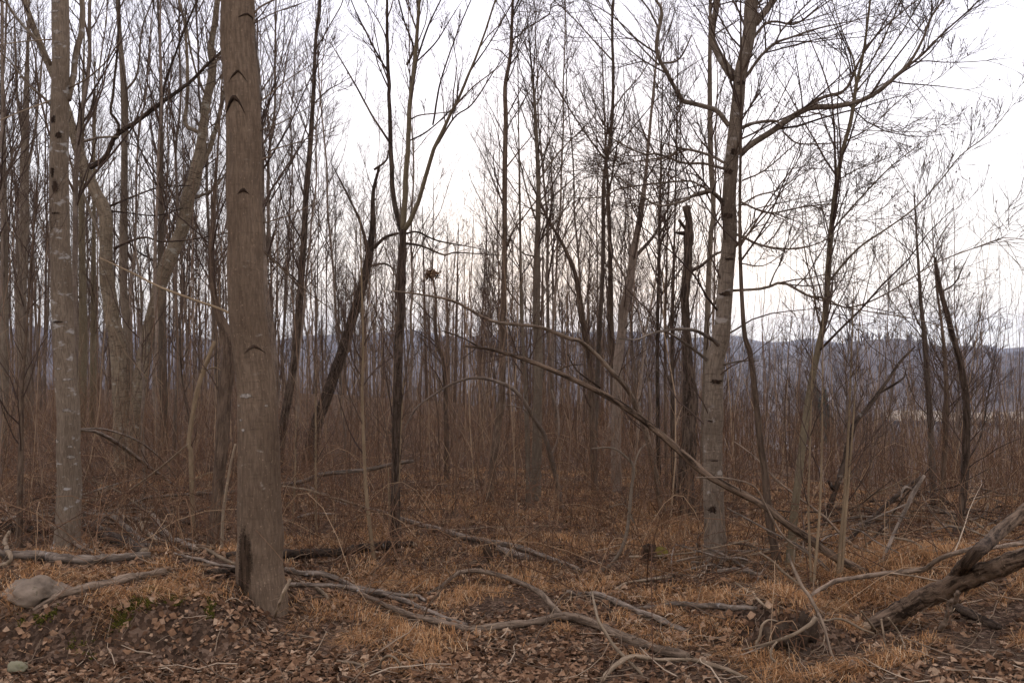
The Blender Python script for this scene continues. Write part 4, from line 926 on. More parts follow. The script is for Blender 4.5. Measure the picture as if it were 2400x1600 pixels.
lie('white-ended crooked branch among the heap of sticks at the left', tr('4', (380, 792, 20), (450, 798, 22), (505, 808, 26), (565, 850, 28), (625, 905, 30), (692, 945, 28)), M['dead_grey'], ends=(-1,), twigs=5, seed=2)
lie('wavy branch ending in a pale tip right of the white-ended one', tr('4', (548, 790, 20), (580, 818, 24), (620, 824, 26), (690, 806, 28), (740, 860, 30), (800, 912, 28), (895, 972, 24)), M['dead_grey'], ends=(-1,), twigs=5, seed=3, arms=((tr('4', (690, 806, 16), (672, 780, 14), (655, 755, 12), (632, 738, 10)), (0, .06, .12, .16)), (tr('4', (548, 790, 14), (542, 760, 12), (546, 730, 10)), (0, .08, .16))))
lie('short pale stick between the white-ended and the wavy branch', tr('4', (642, 832, 14), (660, 870, 17), (690, 900, 18), (724, 932, 16)), M['dead_pale'])
lie('twisted pale root-like branch at the far left edge', tr('4', (45, 875, 14), (20, 925, 20), (42, 980, 22), (45, 1020, 20), (-10, 1035, 18)), M['dead_pale'], h=(.25, .16, .1, .06, 0))
lie('bundle stick slanting down to the foot of the thickest tree, upper one', tr('4', (890, 930, 12), (960, 965, 16), (1030, 1000, 16), (1100, 1025, 14)), M['dead_pale'])
lie('bundle stick slanting down to the foot of the thickest tree, lower one', tr('4', (800, 975, 10), (900, 1000, 13), (1000, 1028, 14), (1090, 1042, 12)), M['dead_grey'])
lie('dark thin branch slanting from the patched trunk down to the grey log', tr('4', (140, 770, 12), (200, 815, 14), (260, 870, 16), (330, 920, 17), (430, 972, 16)), M['dead_brown'], h=(.35, .22, .12, .04, 0), twigs=3, seed=5)
lie('long forked fallen branch sweeping across the front right of the thickest tree', tr('5', (80, 1150, 14), (140, 1188, 20), (300, 1258, 26), (440, 1294, 30), (580, 1316, 34), (750, 1310, 36), (900, 1290, 36), (1010, 1266, 38), (1150, 1300, 40), (1300, 1352, 43), (1440, 1410, 44), (1590, 1448, 46)), M['dead_brown'], sides=12, n=80, arms=((tr('5', (1005, 1262, 30), (960, 1210, 28), (900, 1150, 26), (800, 1100, 24), (680, 1066, 22), (600, 1058, 20), (540, 1066, 18), (460, 1125, 14), (380, 1172, 9)), (0, .03, .06, .08, .1, .12, .1, .03, 0)),), twigs=5, seed=6)
lie('grey branch running from the thickest tree into the long forked branch, upper one', tr('4', (1310, 1050, 24), (1390, 1068, 25), (1470, 1080, 24), (1560, 1102, 22)) + tr('5', (60, 1125, 22), (160, 1145, 22), (280, 1166, 20), (340, 1168, 18), (385, 1195, 12)), M['dead_grey'], twigs=4, seed=7)
lie('pale branch leaving the thickest tree horizontally, lower one', tr('4', (1325, 1118, 18), (1400, 1122, 20), (1480, 1122, 21), (1560, 1128, 22)) + tr('5', (80, 1142, 22), (200, 1168, 22), (300, 1195, 22), (380, 1228, 20), (470, 1268, 18), (575, 1296, 14)), M['dead_grey'], n=60, twigs=4, seed=8)
lie('grey branch lying right of the arch of the long forked branch', tr('5', (1038, 1150, 14), (1090, 1162, 22), (1170, 1166, 25), (1250, 1195, 26), (1340, 1228, 27), (1460, 1282, 27), (1590, 1328, 24)), M['dead_grey'], arms=((tr('5', (1330, 1215, 12), (1400, 1250, 12), (1480, 1290, 9)),),), twigs=3, seed=9)
lie('thin bare pole lying aslant through the grass in the middle', tr('4', (1300, 620, 7), (1400, 660, 9)) + tr('5', (0, 738, 11), (130, 770, 14), (280, 818, 20), (420, 856, 24), (600, 910, 26), (780, 946, 26), (900, 982, 25), (1000, 1015, 22), (1110, 1055, 16)), M['dead_grey'], n=60, twigs=5, seed=10, lift=.8)
lie('pale thin stick standing aslant over the long forked branch', tr('5', (1152, 1150, 9), (1165, 1220, 13), (1182, 1285, 15), (1215, 1340, 16), (1255, 1402, 16), (1320, 1470, 14), (1385, 1535, 10)), M['dead_pale'], h=(.3, .26, .22, .16, .1, .03, 0), sides=7)
lie('pale curved root at the bottom edge, right of the middle', tr('5', (1200, 1565, 22), (1225, 1520, 22), (1262, 1478, 22), (1330, 1446, 20), (1440, 1464, 18), (1568, 1464, 16)) + tr('6', (100, 1475, 22), (190, 1505, 20), (285, 1548, 14)), M['dead_pale'], h=(0, .03, .06, .05, .02, 0, 0, 0, 0), sides=9)
lie('grey stick lying level in the grass left of the root clump', tr('5', (1370, 1222, 14), (1460, 1218, 20), (1560, 1218, 24)) + tr('6', (100, 1224, 26), (220, 1226, 26), (335, 1224, 20)), M['dead_grey'])
lie('thin grey branch behind the grass left of the big branching tree', tr('5', (1255, 1140, 8), (1310, 1112, 10), (1400, 1098, 11), (1520, 1080, 9)), M['dead_pale'])
lie('two-stemmed brown branch on the grass at the foot of the big branching tree', tr('6', (160, 1058, 16), (230, 1055, 20), (320, 1066, 18), (390, 1082, 10)), M['dead_grey'], arms=((tr('6', (40, 1012, 8), (120, 1022, 10), (200, 1045, 12)),),), twigs=3, seed=12)
lie('thin grey stick slanting at the foot of the big branching tree', tr('6', (90, 940, 10), (150, 965, 12), (230, 1005, 12), (320, 1060, 10)), M['dead_grey'], h=(.2, .14, .06, 0))
lie('smooth dark branch reaching from the root clump to the right edge', tr('6', (592, 1162, 18), (640, 1130, 21), (700, 1100, 22), (830, 1082, 22), (1000, 1062, 22), (1110, 1042, 22), (1170, 1000, 22), (1300, 966, 22), (1450, 942, 22), (1600, 925, 22)), M['dead_brown'], n=60, h=(.25, .25, .25, .2, .2, .22, .3, .3, .3, .3), twigs=3, seed=13)
lie('dark broken log lying under the big fallen trunk', tr('6', (1195, 1185, 30), (1260, 1225, 38), (1340, 1265, 42), (1455, 1318, 36)), M['dead_dark'], **LOG)
lie('thin pale stick crossing the grass left of the root clump', tr('6', (350, 970, 10), (420, 1018, 13), (470, 1068, 13), (540, 1120, 11)), M['dead_pale'], h=(.4, .28, .14, .02), sides=7)
lie('thin stick lying in the orange grass below the pale crossing one', tr('6', (240, 1108, 9), (300, 1150, 11), (350, 1192, 11), (395, 1235, 8)), M['dead_pale'], h=(.12, .08, .04, 0), sides=7)
lie('white stick leaning at the right of the foot of the thickest tree', tr('D', (705, 1215, 26), (660, 1300, 34), (620, 1400, 36), (590, 1480, 32), (565, 1560, 26)), M['dead_pale'], h=(.25, .2, .13, .07, 0), sides=8)
lie('short stub of pale wood beside the white leaning stick', tr('D', (945, 1280, 30), (990, 1330, 34), (1060, 1385, 30)), M['dead_pale'], sides=8)
lie('thin brown branch rising out of the leaves right of the thickest tree', tr('4', (1298, 835, 12), (1360, 812, 14), (1440, 795, 13), (1540, 790, 9)), M['dead_grey'], h=(0, .05, .1, .12), sides=7)
lie('forked thin white stem lying in the brush behind the rotten log', tr('4', (1300, 665, 9), (1400, 680, 11), (1460, 700, 12), (1568, 735, 12)) + tr('5', (60, 745, 12), (140, 775, 10)), M['dead_pale'], h=(.5, .5, .45, .3, .2, 0), sides=7)
lie('thin stick lying on the dark earth at the bottom edge near the middle', tr('5', (-20, 1470, 12), (60, 1478, 14), (150, 1492, 10)), M['dead_pale'], sides=7)
lie('curved white twig arching over the earth at the bottom edge', tr('5', (175, 1500, 10), (190, 1458, 11), (225, 1445, 12), (262, 1470, 11), (275, 1520, 9)), M['dead_pale'], h=(0, .1, .14, .1, 0), sides=7)
for i, (a, lab) in enumerate((((('6', 820, 1240), ('6', 905, 1350)), 'thin pale stick leaning in front of the broken end of the fallen trunk'), ((('6', 912, 1275), ('6', 935, 1420)), 'upright thin stick right of the stick at the broken trunk end'), ((('6', 945, 1270), ('6', 1000, 1350), ('6', 1026, 1418)), 'bent thin stick rightmost of three at the broken trunk end'))):
    q = [tr(c, (x, y, 9))[0] for c, x, y in a]
    lie(lab, q, M['dead_pale'], h=[.25] + [.1] * (len(q) - 2) + [0], sides=6)

def brush_pile(label, x0, x1, y0, y1, n, seed, hmax=.7, lmax=2.2):
    """heap of snapped dead branches, each its own part"""
    rg_ = np.random.RandomState(seed)
    c_ = gpick((x0 + x1) / 2, y1)
    root_ = empty('brush_pile', c_, label, 'brush pile')
    for i in range(n):
        g_ = gpick(rg_.uniform(x0, x1), rg_.uniform(y0, y1))
        L_ = rg_.uniform(.6, lmax); a_ = rg_.uniform(0, 6.28); k_ = 7
        d_ = nrm(np.array([math.cos(a_), math.sin(a_) * .7, rg_.uniform(-.05, .6)]))
        p_ = np.empty((k_, 3)); p_[0] = g_ + np.array([0, 0, rg_.uniform(0, hmax * .4)]) - d_ * L_ * .3
        for j_ in range(1, k_):
            p_[j_] = p_[j_ - 1] + d_ * L_ / (k_ - 1); d_ = nrm(d_ + rg_.normal(0, .13, 3) + np.array([0, 0, -.03]))
        p_[:, 2] = np.maximum(p_[:, 2], zg(p_[:, 0], p_[:, 1]) + .012)
        r_ = rg_.uniform(.005, .017) * np.linspace(1, .35, k_)
        q_ = smooth_path(np.c_[p_ - c_, r_], 16)
        mb_ = tubes(MB(), q_[:, :3], q_[:, 3], 6, barknoise(.25, 20, 20, i))
        A_, ra_ = grow(q_[None, :, :3], q_[None, :, 3], 3, .15, .4, 30, 65, up=.1, bend=0, k=5, rmin=.002, rng=rg_)
        tubes(mb_, A_, ra_, 5, cap=False)
        mb_.obj('stick', M[('dead_grey', 'dead_pale', 'dead_brown', 'dead_grey', 'dead_dark')[rg_.randint(5)]], root_)
brush_pile('tangle of pale broken branches behind the big fallen trunk', 1900, 2390, 1180, 1300, 60, 4)
brush_pile('heap of broken sticks behind the grey log at the left', 20, 470, 1170, 1270, 36, 6, .4, 1.6)
brush_pile('loose litter of thin dead branches round the foot of the big branching tree', 1560, 1900, 1270, 1340, 26, 8, .35, 1.4)

# big two-stemmed fallen trunk in the right corner
r = lie('big ridged fallen trunk in the right corner, forked into two stems', tr('6', (850, 1318, 52), (930, 1282, 74), (1000, 1250, 84), (1150, 1178, 92), (1300, 1112, 92), (1450, 1052, 88), (1640, 990, 84)), M['fallen_bark'], name='fallen_tree', cat='fallen tree', sides=28, n=110, amp=.16, ends=(0,), h=(.02, .04, .08, .2, .34, .45, .6),
        arms=((tr('6', (1215, 1135, 56), (1280, 1062, 62), (1345, 990, 62), (1440, 900, 60), (1600, 770, 56)), (.24, .38, .5, .65, .9)),))
lie('short leaning prop stick under the big fallen trunk', tr('6', (1268, 1160, 20), (1225, 1240, 28), (1185, 1335, 22)), M['dead_brown'], h=(.35, .2, 0))

# ------------------------------------------------------------------ stones
def stone(label, px, py, wpx, hpx, mat, seed, sx=1.0, name='boulder', cat='boulder', sub=4, rise=0.35, group=None):
    import bmesh
    g = gpick(px, py + hpx * .5)
    bm = bmesh.new(); bmesh.ops.create_icosphere(bm, subdivisions=sub, radius=1)
    v = np.array([x.co[:] for x in bm.verts]); f = [[q.index for q in x.verts] for x in bm.faces]; bm.free()
    n_ = fbm(v[:, 0] * 1.1 + seed, v[:, 1] * 1.1, v[:, 2] * 1.1, 4)
    v = v * (1 + .75 * n_ + .1 * fbm(v[:, 0] * 5 + seed, v[:, 1] * 5, v[:, 2] * 5, 3))[:, None]
    a, b = wpx * F * g[1] / 2, hpx * F * g[1] / 2
    v = v * np.array([a, a * .8, b]) + np.array([0, a * .5, b * rise])
    return tag(MB().add(v, None, f).obj(name, mat, loc=g), label, cat, group)
RM = rock_mat('pale_stone', (0.1, 0.075, 0.052), (0.27, 0.2, 0.14), (0.06, 0.055, 0.025))
q = tr('G', (270, 470))[0]; stone('pale half-buried boulder at the left edge in front of the grey log', q[0], q[1] + 8, 640 * .223, 330 * .223, RM, 12.0, rise=.0)
q = tr('E', (1320, 1340))[0]; stone('small round grey stone in the loose earth at the bottom right', q[0], q[1], 130 * .19, 140 * .19, RM, 3.5, name='stone', cat='stone', sub=3, rise=.8)
q = tr('G', (160, 1380))[0]; stone('small mossy stone in the bottom left corner', q[0], q[1], 210 * .223, 170 * .223, rock_mat('mossy_stone', (0.17, 0.15, 0.09), (0.3, 0.27, 0.17), (0.11, 0.12, 0.03)), 5.5, name='stone', cat='stone', sub=3, rise=.5)

# dark stumps of rotten wood
def lump(label, px, mat, name, cat, amp=.4, lean=0, moss=False):
    t_ = Tree(name, label, px[-1][:2], mat, cat=cat)
    t_.trunk(px, sides=14, n=30, amp=amp, fs=14, fz=10, name='body', lean=lean, sink=.06)
    return t_
lump('black curved stub of rotten wood standing in the orange grass', tr('5', (662, 925, 26), (668, 955, 36), (680, 985, 36), (694, 1012, 30)), M['bare_dark'], 'stump', 'stump')
t = lump('low black rotten stump with yellow moss beside the pale curved sapling', tr('5', (1402, 935, 40), (1412, 955, 70), (1425, 980, 90), (1430, 1000, 95)), M['bare_dark'], 'stump', 'stump')
t.limb(tr('5', (1425, 985, 60), (1470, 965, 50), (1500, 980, 30)), dy=-.05, name='mossy_side', mat=rock_mat('yellow_moss', (0.1, 0.075, 0.02), (0.2, 0.15, 0.03), (0.04, 0.03, 0.02)))

# small leaf nest in the fork of a thin stem
t = simple('thin stem right of the three-stemmed tree that carries a leafy nest', M['bark_brown'], tr('2', (420, 1150, 6), (418, 1260, 8), (430, 1350, 11), (436, 1550, 14)) + tr('5', (470, 100, 18), (480, 350, 22), (484, 640, 26)), extend=1.2, crown=C2, seed=75)
c = at(*tr('2', (412, 1258))[0], t.d - .05) - t.B
nr = np.random.RandomState(3)
mb = MB()
P0 = nr.normal(size=(160, 3)) * np.array([.05, .05, .028]) + c
D = nrm(nr.normal(size=(160, 3)) + np.array([0, 0, -.2]))
P_ = np.stack([P0, P0 + D * .03, P0 + D * .06 + nr.normal(size=(160, 3)) * .012], 1)
tubes(mb, P_, np.tile([.006, .01, .003], (160, 1)), 4, cap=False)
o = mb.obj('nest', M['brush'], loc=t.B); tag(o, 'dark leafy nest caught in a thin stem', 'nest')

# ------------------------------------------------------------------ the upturned root clump and loose roots
g = gpick(*tr('E', (700, 1250))[0])
root = empty('root_clump', g, 'upturned clump of earth and hanging roots at the front right', 'root clump')
import bmesh
EARTH = rock_mat('root_earth', (0.03, 0.02, 0.013), (0.075, 0.05, 0.032), (0.11, 0.075, 0.048))
for k_, (ox, oy, oz, sx_, sz_) in enumerate(((-.1, .2, .06, .13, .09), (.05, .2, .12, .08, .11), (-.24, .26, .02, .1, .06), (-.02, .08, -.02, .12, .06))):
    bm = bmesh.new(); bmesh.ops.create_icosphere(bm, subdivisions=4, radius=1)
    v = np.array([x.co[:] for x in bm.verts]); f = [[q_.index for q_ in x.verts] for x in bm.faces]; bm.free()
    v = v * (1 + .9 * fbm(v[:, 0] * 2.1 + k_ * 5, v[:, 1] * 2.1, v[:, 2] * 2.1 + 4, 5))[:, None] * np.array([sx_, sx_, sz_]) + np.array([ox, oy, oz])
    MB().add(v, None, f).obj('earth', EARTH, root)
rg = np.random.RandomState(5)
N_ = 46
a = rg.uniform(-math.pi, math.pi, N_); ph = rg.uniform(-.2, 1.2, N_)
st = np.stack([np.cos(a) * np.cos(ph) * .15 - .08, np.sin(a) * np.cos(ph) * .13 + .2, np.sin(ph) * .1 + .06], 1)
d = nrm(st - np.array([-.06, .2, .12]) + rg.normal(size=(N_, 3)) * .3)
C_ = np.empty((N_, 7, 3)); C_[:, 0] = st
for i in range(1, 7):
    C_[:, i] = C_[:, i - 1] + d * rg.uniform(.03, .09, (N_, 1)); d = nrm(d + rg.normal(size=(N_, 3)) * .4 + np.array([0, 0, -.55]))
C_[:, :, 2] = np.maximum(C_[:, :, 2], -.02)
tag(tubes(MB(), C_, rg.uniform(.003, .0075, (N_, 1)) * np.linspace(1, .35, 7), 4, cap=False).obj('rootlets', M['brush'], root), kind='stuff')
def free_root(px, depth0, depth1, mat, sides=8, nm='root', n=40):
    """a root of the clump, traced between two distances"""
    a_ = []
    for i, p in enumerate(px):
        dd = depth0 + (depth1 - depth0) * i / (len(px) - 1)
        q_ = at(p[0], p[1], dd); q_[2] = max(q_[2], float(zg(q_[0], q_[1])) + .005)
        a_.append([*(q_ - g), p[2] * F * dd / 2])
    q_ = smooth_path(a_, n)
    tubes(MB(), q_[:, :3], q_[:, 3], sides, barknoise(.2, 20, 20)).obj(nm, mat, root)
d0 = g[1]
free_root(tr('E', (505, -20, 24), (560, 120, 34), (620, 260, 40), (690, 400, 42), (760, 490, 44), (830, 620, 46), (900, 770, 44), (950, 880, 40), (990, 1040, 36), (1030, 1180, 32), (1090, 1320, 26), (1135, 1420, 18)), d0 + .05, d0 - .3, M['dead_brown'])
free_root(tr('E', (840, 760, 62), (800, 830, 60), (720, 890, 56), (600, 960, 50), (480, 1010, 44), (350, 1055, 40), (220, 1090, 30), (80, 1125, 22), (-60, 1160, 14)), d0, d0 - .2, M['dead_pale'])
free_root(tr('E', (370, 1060, 26), (310, 1140, 26), (295, 1240, 26), (350, 1300, 24), (420, 1360, 20), (470, 1460, 16), (478, 1560, 12)), d0 - .15, d0 - .3, M['dead_pale'])
free_root(tr('E', (110, 1090, 30), (160, 1000, 32), (180, 880, 32), (230, 815, 28), (290, 792, 22), (390, 810, 12)), d0 + .1, d0 + .05, M['dead_pale'])
free_root(tr('E', (900, 800, 18), (1000, 800, 24), (1080, 780, 26), (1180, 790, 30), (1290, 840, 30), (1420, 910, 28), (1560, 960, 22)), d0, d0 + .25, M['dead_pale'])
free_root(tr('E', (350, 1075, 24), (200, 1120, 22), (60, 1175, 20), (-60, 1220, 14)), d0 - .1, d0 - .25, M['dead_brown'])
free_root(tr('E', (500, 1060, 12), (520, 1150, 12), (525, 1280, 10), (560, 1400, 8)), d0 - .1, d0 - .25, M['dead_pale'], 6)
free_root(tr('E', (960, 960, 14), (940, 1080, 14), (880, 1140, 12), (790, 1180, 10)), d0 - .1, d0 - .2, M['dead_pale'], 6)

# ------------------------------------------------------------------ the dense stand: background trees, each its own
def bg_variant(i, tall):
    rg = np.random.RandomState(200 + i)
    H = rg.uniform(10, 13.5) if tall else rg.uniform(5.5, 8)
    r0 = rg.uniform(.03, .054) if tall else rg.uniform(.02, .034)
    k = 16
    z = np.linspace(-.15, H, k)
    lx, ly = rg.normal(0, .028 if tall else .05, 2)
    p = np.stack([z * lx + .12 * np.cumsum(rg.normal(0, .35, k)) * (z > 1), z * ly + .12 * np.cumsum(rg.normal(0, .35, k)) * (z > 1), z], 1)
    rad = r0 * (1 - .9 * (np.maximum(z, 0) / H) ** 1.1)
    q = smooth_path(np.c_[p, rad], 34)
    tm = tubes(MB(), q[:, :3], q[:, 3], 8, barknoise(.15, 9, 4, i), cap=False).mesh('trunk', M['bark_stand'])
    mb = MB()
    A, ra = grow(q[None, :, :3], q[None, :, 3], 32 if tall else 30, .12, .28, 28, 58, up=.3, bend=.1, k=7, rmin=.0034, t0=.3 if tall else .2, rng=rg, wig=.1, taper=.75)
    tubes(mb, A, ra, 4, cap=False)
    B_, rb = grow(A, ra, 8, .25, .52, 28, 60, up=.25, bend=.1, k=4, rmin=.0028, rng=rg)
    tubes(mb, B_, rb, 3, cap=False)
    C_, rc = grow(B_, rb, 3, .3, .6, 25, 60, up=.2, bend=.08, k=3, rmin=.0026, rng=rg)
    tubes(mb, C_, rc, 3, cap=False)
    return tm, mb.mesh('crown', M['twig'])
TALL = [bg_variant(i, True) for i in range(8)]
SLIM = [bg_variant(50 + i, False) for i in range(6)]

ZONES = [(-200, 130, 'left of the patched trunk'), (130, 262, 'between the patched trunk and the twin-stemmed tree'), (262, 395, 'seen between the two stems of the wide V tree'), (395, 560, 'between the V tree and the thickest tree'),
         (560, 720, 'just right of the thickest tree'), (720, 905, 'around the dark crooked leaning tree'), (905, 1130, 'right of the three-stemmed tree'), (1130, 1300, 'around the smooth pale-grey tree'),
         (1300, 1500, 'behind the forked grey tree'), (1500, 1680, 'behind the broken snag'), (1680, 1880, 'between the big branching tree and the olive pole'), (1880, 2110, 'right of the olive pole'), (2110, 2620, 'towards the right edge below the open sky')]
rg = np.random.RandomState(77)
taken = []
stand = {}
count = 0
tries = 0
while count < 264 and tries < 20000:
    tries += 1
    pxx = rg.uniform(-60, 2460)
    left = 1 - sst(1000, 1900, pxx)
    dep = math.sqrt(rg.uniform(13.5 ** 2, (44 + 10 * left) ** 2))
    if rg.uniform() > (.42 if pxx > 1730 else .7 + .3 * left) + (.0 if dep < 26 else .1): continue
    if 1000 < pxx < 1130 and dep > 18 and rg.uniform() < .35: continue
    x, y = (pxx - 1200) * F * dep, dep
    if any((x - a_) ** 2 + (y - b_) ** 2 < (.55 if dep < 30 else .35) ** 2 for a_, b_ in taken): continue
    taken.append((x, y))
    tall = rg.uniform() < (.7 if pxx < 720 else .25 if pxx < 1000 else .1 if pxx < 1200 else .3 if pxx < 1680 else .05)
    tm, cm_ = (TALL if tall else SLIM)[rg.randint(8 if tall else 6)]
    zone = [z_ for z_ in ZONES if z_[0] <= pxx < z_[1]] or [ZONES[-1]]
    kind = 'tall slim tree' if tall else 'short thin tree'
    o = empty('tree', (x, y, float(zg(x, y))), '', 'tree', '%ss %s' % (kind, zone[0][2]))
    stand.setdefault((kind, zone[0][2]), []).append((pxx, o))
    o.rotation_euler = (rg.normal(0, .025), rg.normal(0, .025), rg.uniform(0, 6.28))
    sc = rg.uniform(.85, 1.15) * (1.0 if pxx < 1500 else .85 if pxx < 1760 else .7)
    o.scale = (sc, sc, sc * rg.uniform(.92, 1.1))
    link('trunk', tm, o); link('crown', cm_, o)
    count += 1
ORD = 'first second third fourth fifth sixth seventh eighth ninth tenth eleventh twelfth thirteenth fourteenth fifteenth sixteenth seventeenth eighteenth nineteenth twentieth twenty-first twenty-second twenty-third twenty-fourth twenty-fifth twenty-sixth twenty-seventh twenty-eighth'.split()
for (kind, where), lst in stand.items():
    for i, (_, o) in enumerate(sorted(lst, key=lambda q: q[0])):
        o['label'] = '%s from left, %s %s' % (ORD[min(i, 27)], kind, where) if len(lst) > 1 else 'only %s %s' % (kind, where)

# ------------------------------------------------------------------ the wood beyond, one mass running down the slope
def forest():
    rg = np.random.RandomState(5)
    mb = MB()
    n = 1250
    u = rg.uniform(size=n)
    dep = 42 * (620 / 42) ** (u ** .8)
    tx = rg.uniform(-.58, .58, n)
    x, y = tx * dep, dep
    f_ = (tx > .24) & (y > 560)
    x, y, dep = x[~f_], y[~f_], dep[~f_]; n = len(x)
    z = zg(x, y, False)
    H = rg.uniform(6.0, 10, n) * np.where(x / y < -.2, 1.35, np.where(x / y > .2, .62, 1.0))
    thick = np.maximum(rg.uniform(.045, .08, n), dep * .00022)
    lean = rg.normal(0, .03, (n, 2))
    top = np.stack([x + lean[:, 0] * H, y + lean[:, 1] * H, z + H], 1)
    P = np.stack([np.stack([x, y, z - .3], 1), np.stack([x + lean[:, 0] * H * .5, y + lean[:, 1] * H * .5, z + H * .5], 1), top], 1)
    tubes(mb, P, thick[:, None] * np.array([1, .7, .15]), 4, cap=False)
    P2 = np.stack([P[:, 0] + (P[:, 2] - P[:, 0]) * s_ for s_ in np.linspace(0, 1, 6)], 1)
    R2 = thick[:, None] * np.linspace(1, .15, 6)
    A, ra = grow(P2, R2, 11, .14, .32, 25, 55, up=.3, bend=.15, k=3, rmin=.008, t0=.3, rng=rg)
    ra = np.maximum(ra, np.repeat(np.maximum(.006, dep * .00008), 11)[:, None] * np.array([1.3, 1, .4]))
    tubes(mb, A, ra, 3, cap=False)
    nearm = np.repeat(dep < 170, 11)
    B_, rb = grow(A[nearm], ra[nearm], 2, .4, .7, 25, 55, up=.25, bend=.1, k=2, rmin=.006, rng=rg)
    tubes(mb, B_, rb, 3, cap=False)
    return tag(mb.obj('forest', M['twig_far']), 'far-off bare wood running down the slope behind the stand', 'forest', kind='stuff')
forest()

def far_wood():
    """tree crowns across the valley, each a tuft of bare branches"""
    rg = np.random.RandomState(9)
    n = 2200
    dep = 560 * (3600 / 560) ** rg.uniform(size=n); tx = rg.uniform(-.58, .62, n)
    x, y = tx * dep, dep
    k = ~((tx > .245) & (tx < .57) & (y > 700) & (y < 1060))
    x, y, dep = x[k], y[k], dep[k]; n = len(x)
    z = zg(x, y, False)
    m = 8
    a = rg.uniform(0, 6.28, (n, m)); s_ = rg.uniform(.1, .6, (n, m)); H = rg.uniform(9, 15, (n, 1)) * (1 + dep[:, None] / 6000)
    st = np.stack([x[:, None] + 0 * a, y[:, None] + 0 * a, z[:, None] - 1 + H * rg.uniform(0, .35, (n, m))], -1)
    en = np.stack([x[:, None] + np.cos(a) * s_ * H * .6, y[:, None] + np.sin(a) * s_ * H * .6, z[:, None] + H * (1 - s_ * .5)], -1)
    w_ = (dep * .0005)[:, None, None] * rg.uniform(.6, 1.5, (n, m, 1))
    P = np.stack([st, en], 2).reshape(-1, 2, 3)
    rr = np.concatenate([w_, w_ * .5], 2).reshape(-1, 2)
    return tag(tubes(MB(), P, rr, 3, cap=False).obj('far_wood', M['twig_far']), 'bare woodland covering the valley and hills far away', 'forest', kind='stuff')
far_wood()

# far evergreen and pale houses in the valley
def conifer(px, py, depth, h, label):
    x = (px - 1200) * F * depth
    b = np.array([x, depth, float(zg(x, depth, False))])
    top = CAMZ + (800 - py) * F * depth - b[2]
    H = max(h, top)
    r_ = empty('evergreen_tree', b, label, 'tree')
    tubes(MB(), np.array([[0, 0, -.5], [0, 0, H * .5], [0, 0, H]]), np.array([.35, .22, .04]), 7).obj('trunk', M['bark_dark'], r_)
    rg = np.random.RandomState(int(px))
    n = 900
    hh = rg.uniform(.12, 1, n); a = rg.uniform(0, 6.28, n); L = (1.03 - hh) * H * .26 * rg.uniform(.6, 1.1, n) + .2
    st = np.stack([0 * hh, 0 * hh, hh * H], 1); en = st + np.stack([np.cos(a) * L, np.sin(a) * L, -L * rg.uniform(.0, .45, n)], 1)
    P = np.stack([st, (st + en) / 2 + np.array([0, 0, .15]), en], 1)
    tubes(MB(), P, np.array([.05, .22, .05])[None] * rg.uniform(.7, 1.4, (n, 1)), 4, cap=False).obj('crown', plain('needles', (0.02, 0.03, 0.016), (0.045, 0.06, 0.03)), r_)
conifer(1912, 893, 330, 9, 'dark evergreen standing alone in the valley behind the olive pole')
conifer(1932, 908, 338, 7, 'smaller dark evergreen beside the lone tall one in the valley')

def house(px, py, size, label, roofc, rot):
    b = gpick(px, py)
    r_ = empty('house', b, label, 'house', 'pale houses in the valley')
    r_.rotation_euler = (0, 0, rot)
    w_, d_, h_ = size, size * .7, size * .45
    def box(x0, x1, y0, y1, z0, z1):
        v_ = [(x, y, z) for z in (z0, z1) for y in (y0, y1) for x in (x0, x1)]
        return MB().add(v_, [(0, 2, 3, 1), (4, 5, 7, 6), (0, 1, 5, 4), (2, 6, 7, 3), (0, 4, 6, 2), (1, 3, 7, 5)])
    box(-w_ / 2, w_ / 2, -d_ / 2, d_ / 2, -4, h_).obj('wall', M['house'], r_, smooth=False)
    o_ = w_ * .04
    v_ = [(-w_ / 2 - o_, -d_ / 2 - o_, h_), (w_ / 2 + o_, -d_ / 2 - o_, h_), (w_ / 2 + o_, d_ / 2 + o_, h_), (-w_ / 2 - o_, d_ / 2 + o_, h_), (-w_ / 2 - o_, 0, h_ + d_ * .38), (w_ / 2 + o_, 0, h_ + d_ * .38)]
    MB().add(v_, [(0, 1, 5, 4), (2, 3, 4, 5), (0, 3, 2, 1)], [(0, 4, 3), (1, 2, 5)]).obj('roof', roofc, r_, smooth=False)
    for kx in (-.3, .0, .3):
        nm = 'door' if kx == 0 else 'window'
        box((kx - .06) * w_, (kx + .06) * w_, -d_ / 2 - .06, -d_ / 2 + .05, .0 if nm == 'door' else h_ * .35, h_ * .78).obj(nm, M['pane'], r_, smooth=False)
M['house'] = plain('pale_house_paint', (0.72, 0.7, 0.66), (0.8, 0.78, 0.74), .2)
M['pane'] = plain('dark_window', (0.03, 0.035, 0.045), (0.05, 0.055, 0.065), 1, .3)
RF1 = plain('grey_roof', (0.16, 0.15, 0.15), (0.22, 0.21, 0.21), .5); RF2 = plain('brown_roof', (0.17, 0.11, 0.08), (0.24, 0.16, 0.12), .5)
house(1801, 928, 8, 'small white house with a grey roof, highest in the valley right of the big tree', RF1, .3)
house(1778, 958, 9, 'cream house below the highest white one, close to the big tree', RF2, -.4)
house(1828, 1052, 5, 'low white house deep in the valley left of the olive pole', RF1, .1)
house(1891, 1058, 5, 'low white house deep in the valley behind the olive pole', RF2, -.2)
house(1950, 938, 10, 'broad pale house right of the lone evergreen', RF2, .5)

# ------------------------------------------------------------------ thicket, brush, grass, leaves, sticks
def scatter(n, d0, d1, rg, bias=1.0, half=.56):
    d = d0 + (d1 - d0) * rg.uniform(size=n) ** bias
    t_ = rg.uniform(-half, half, n)
    return t_ * d, d

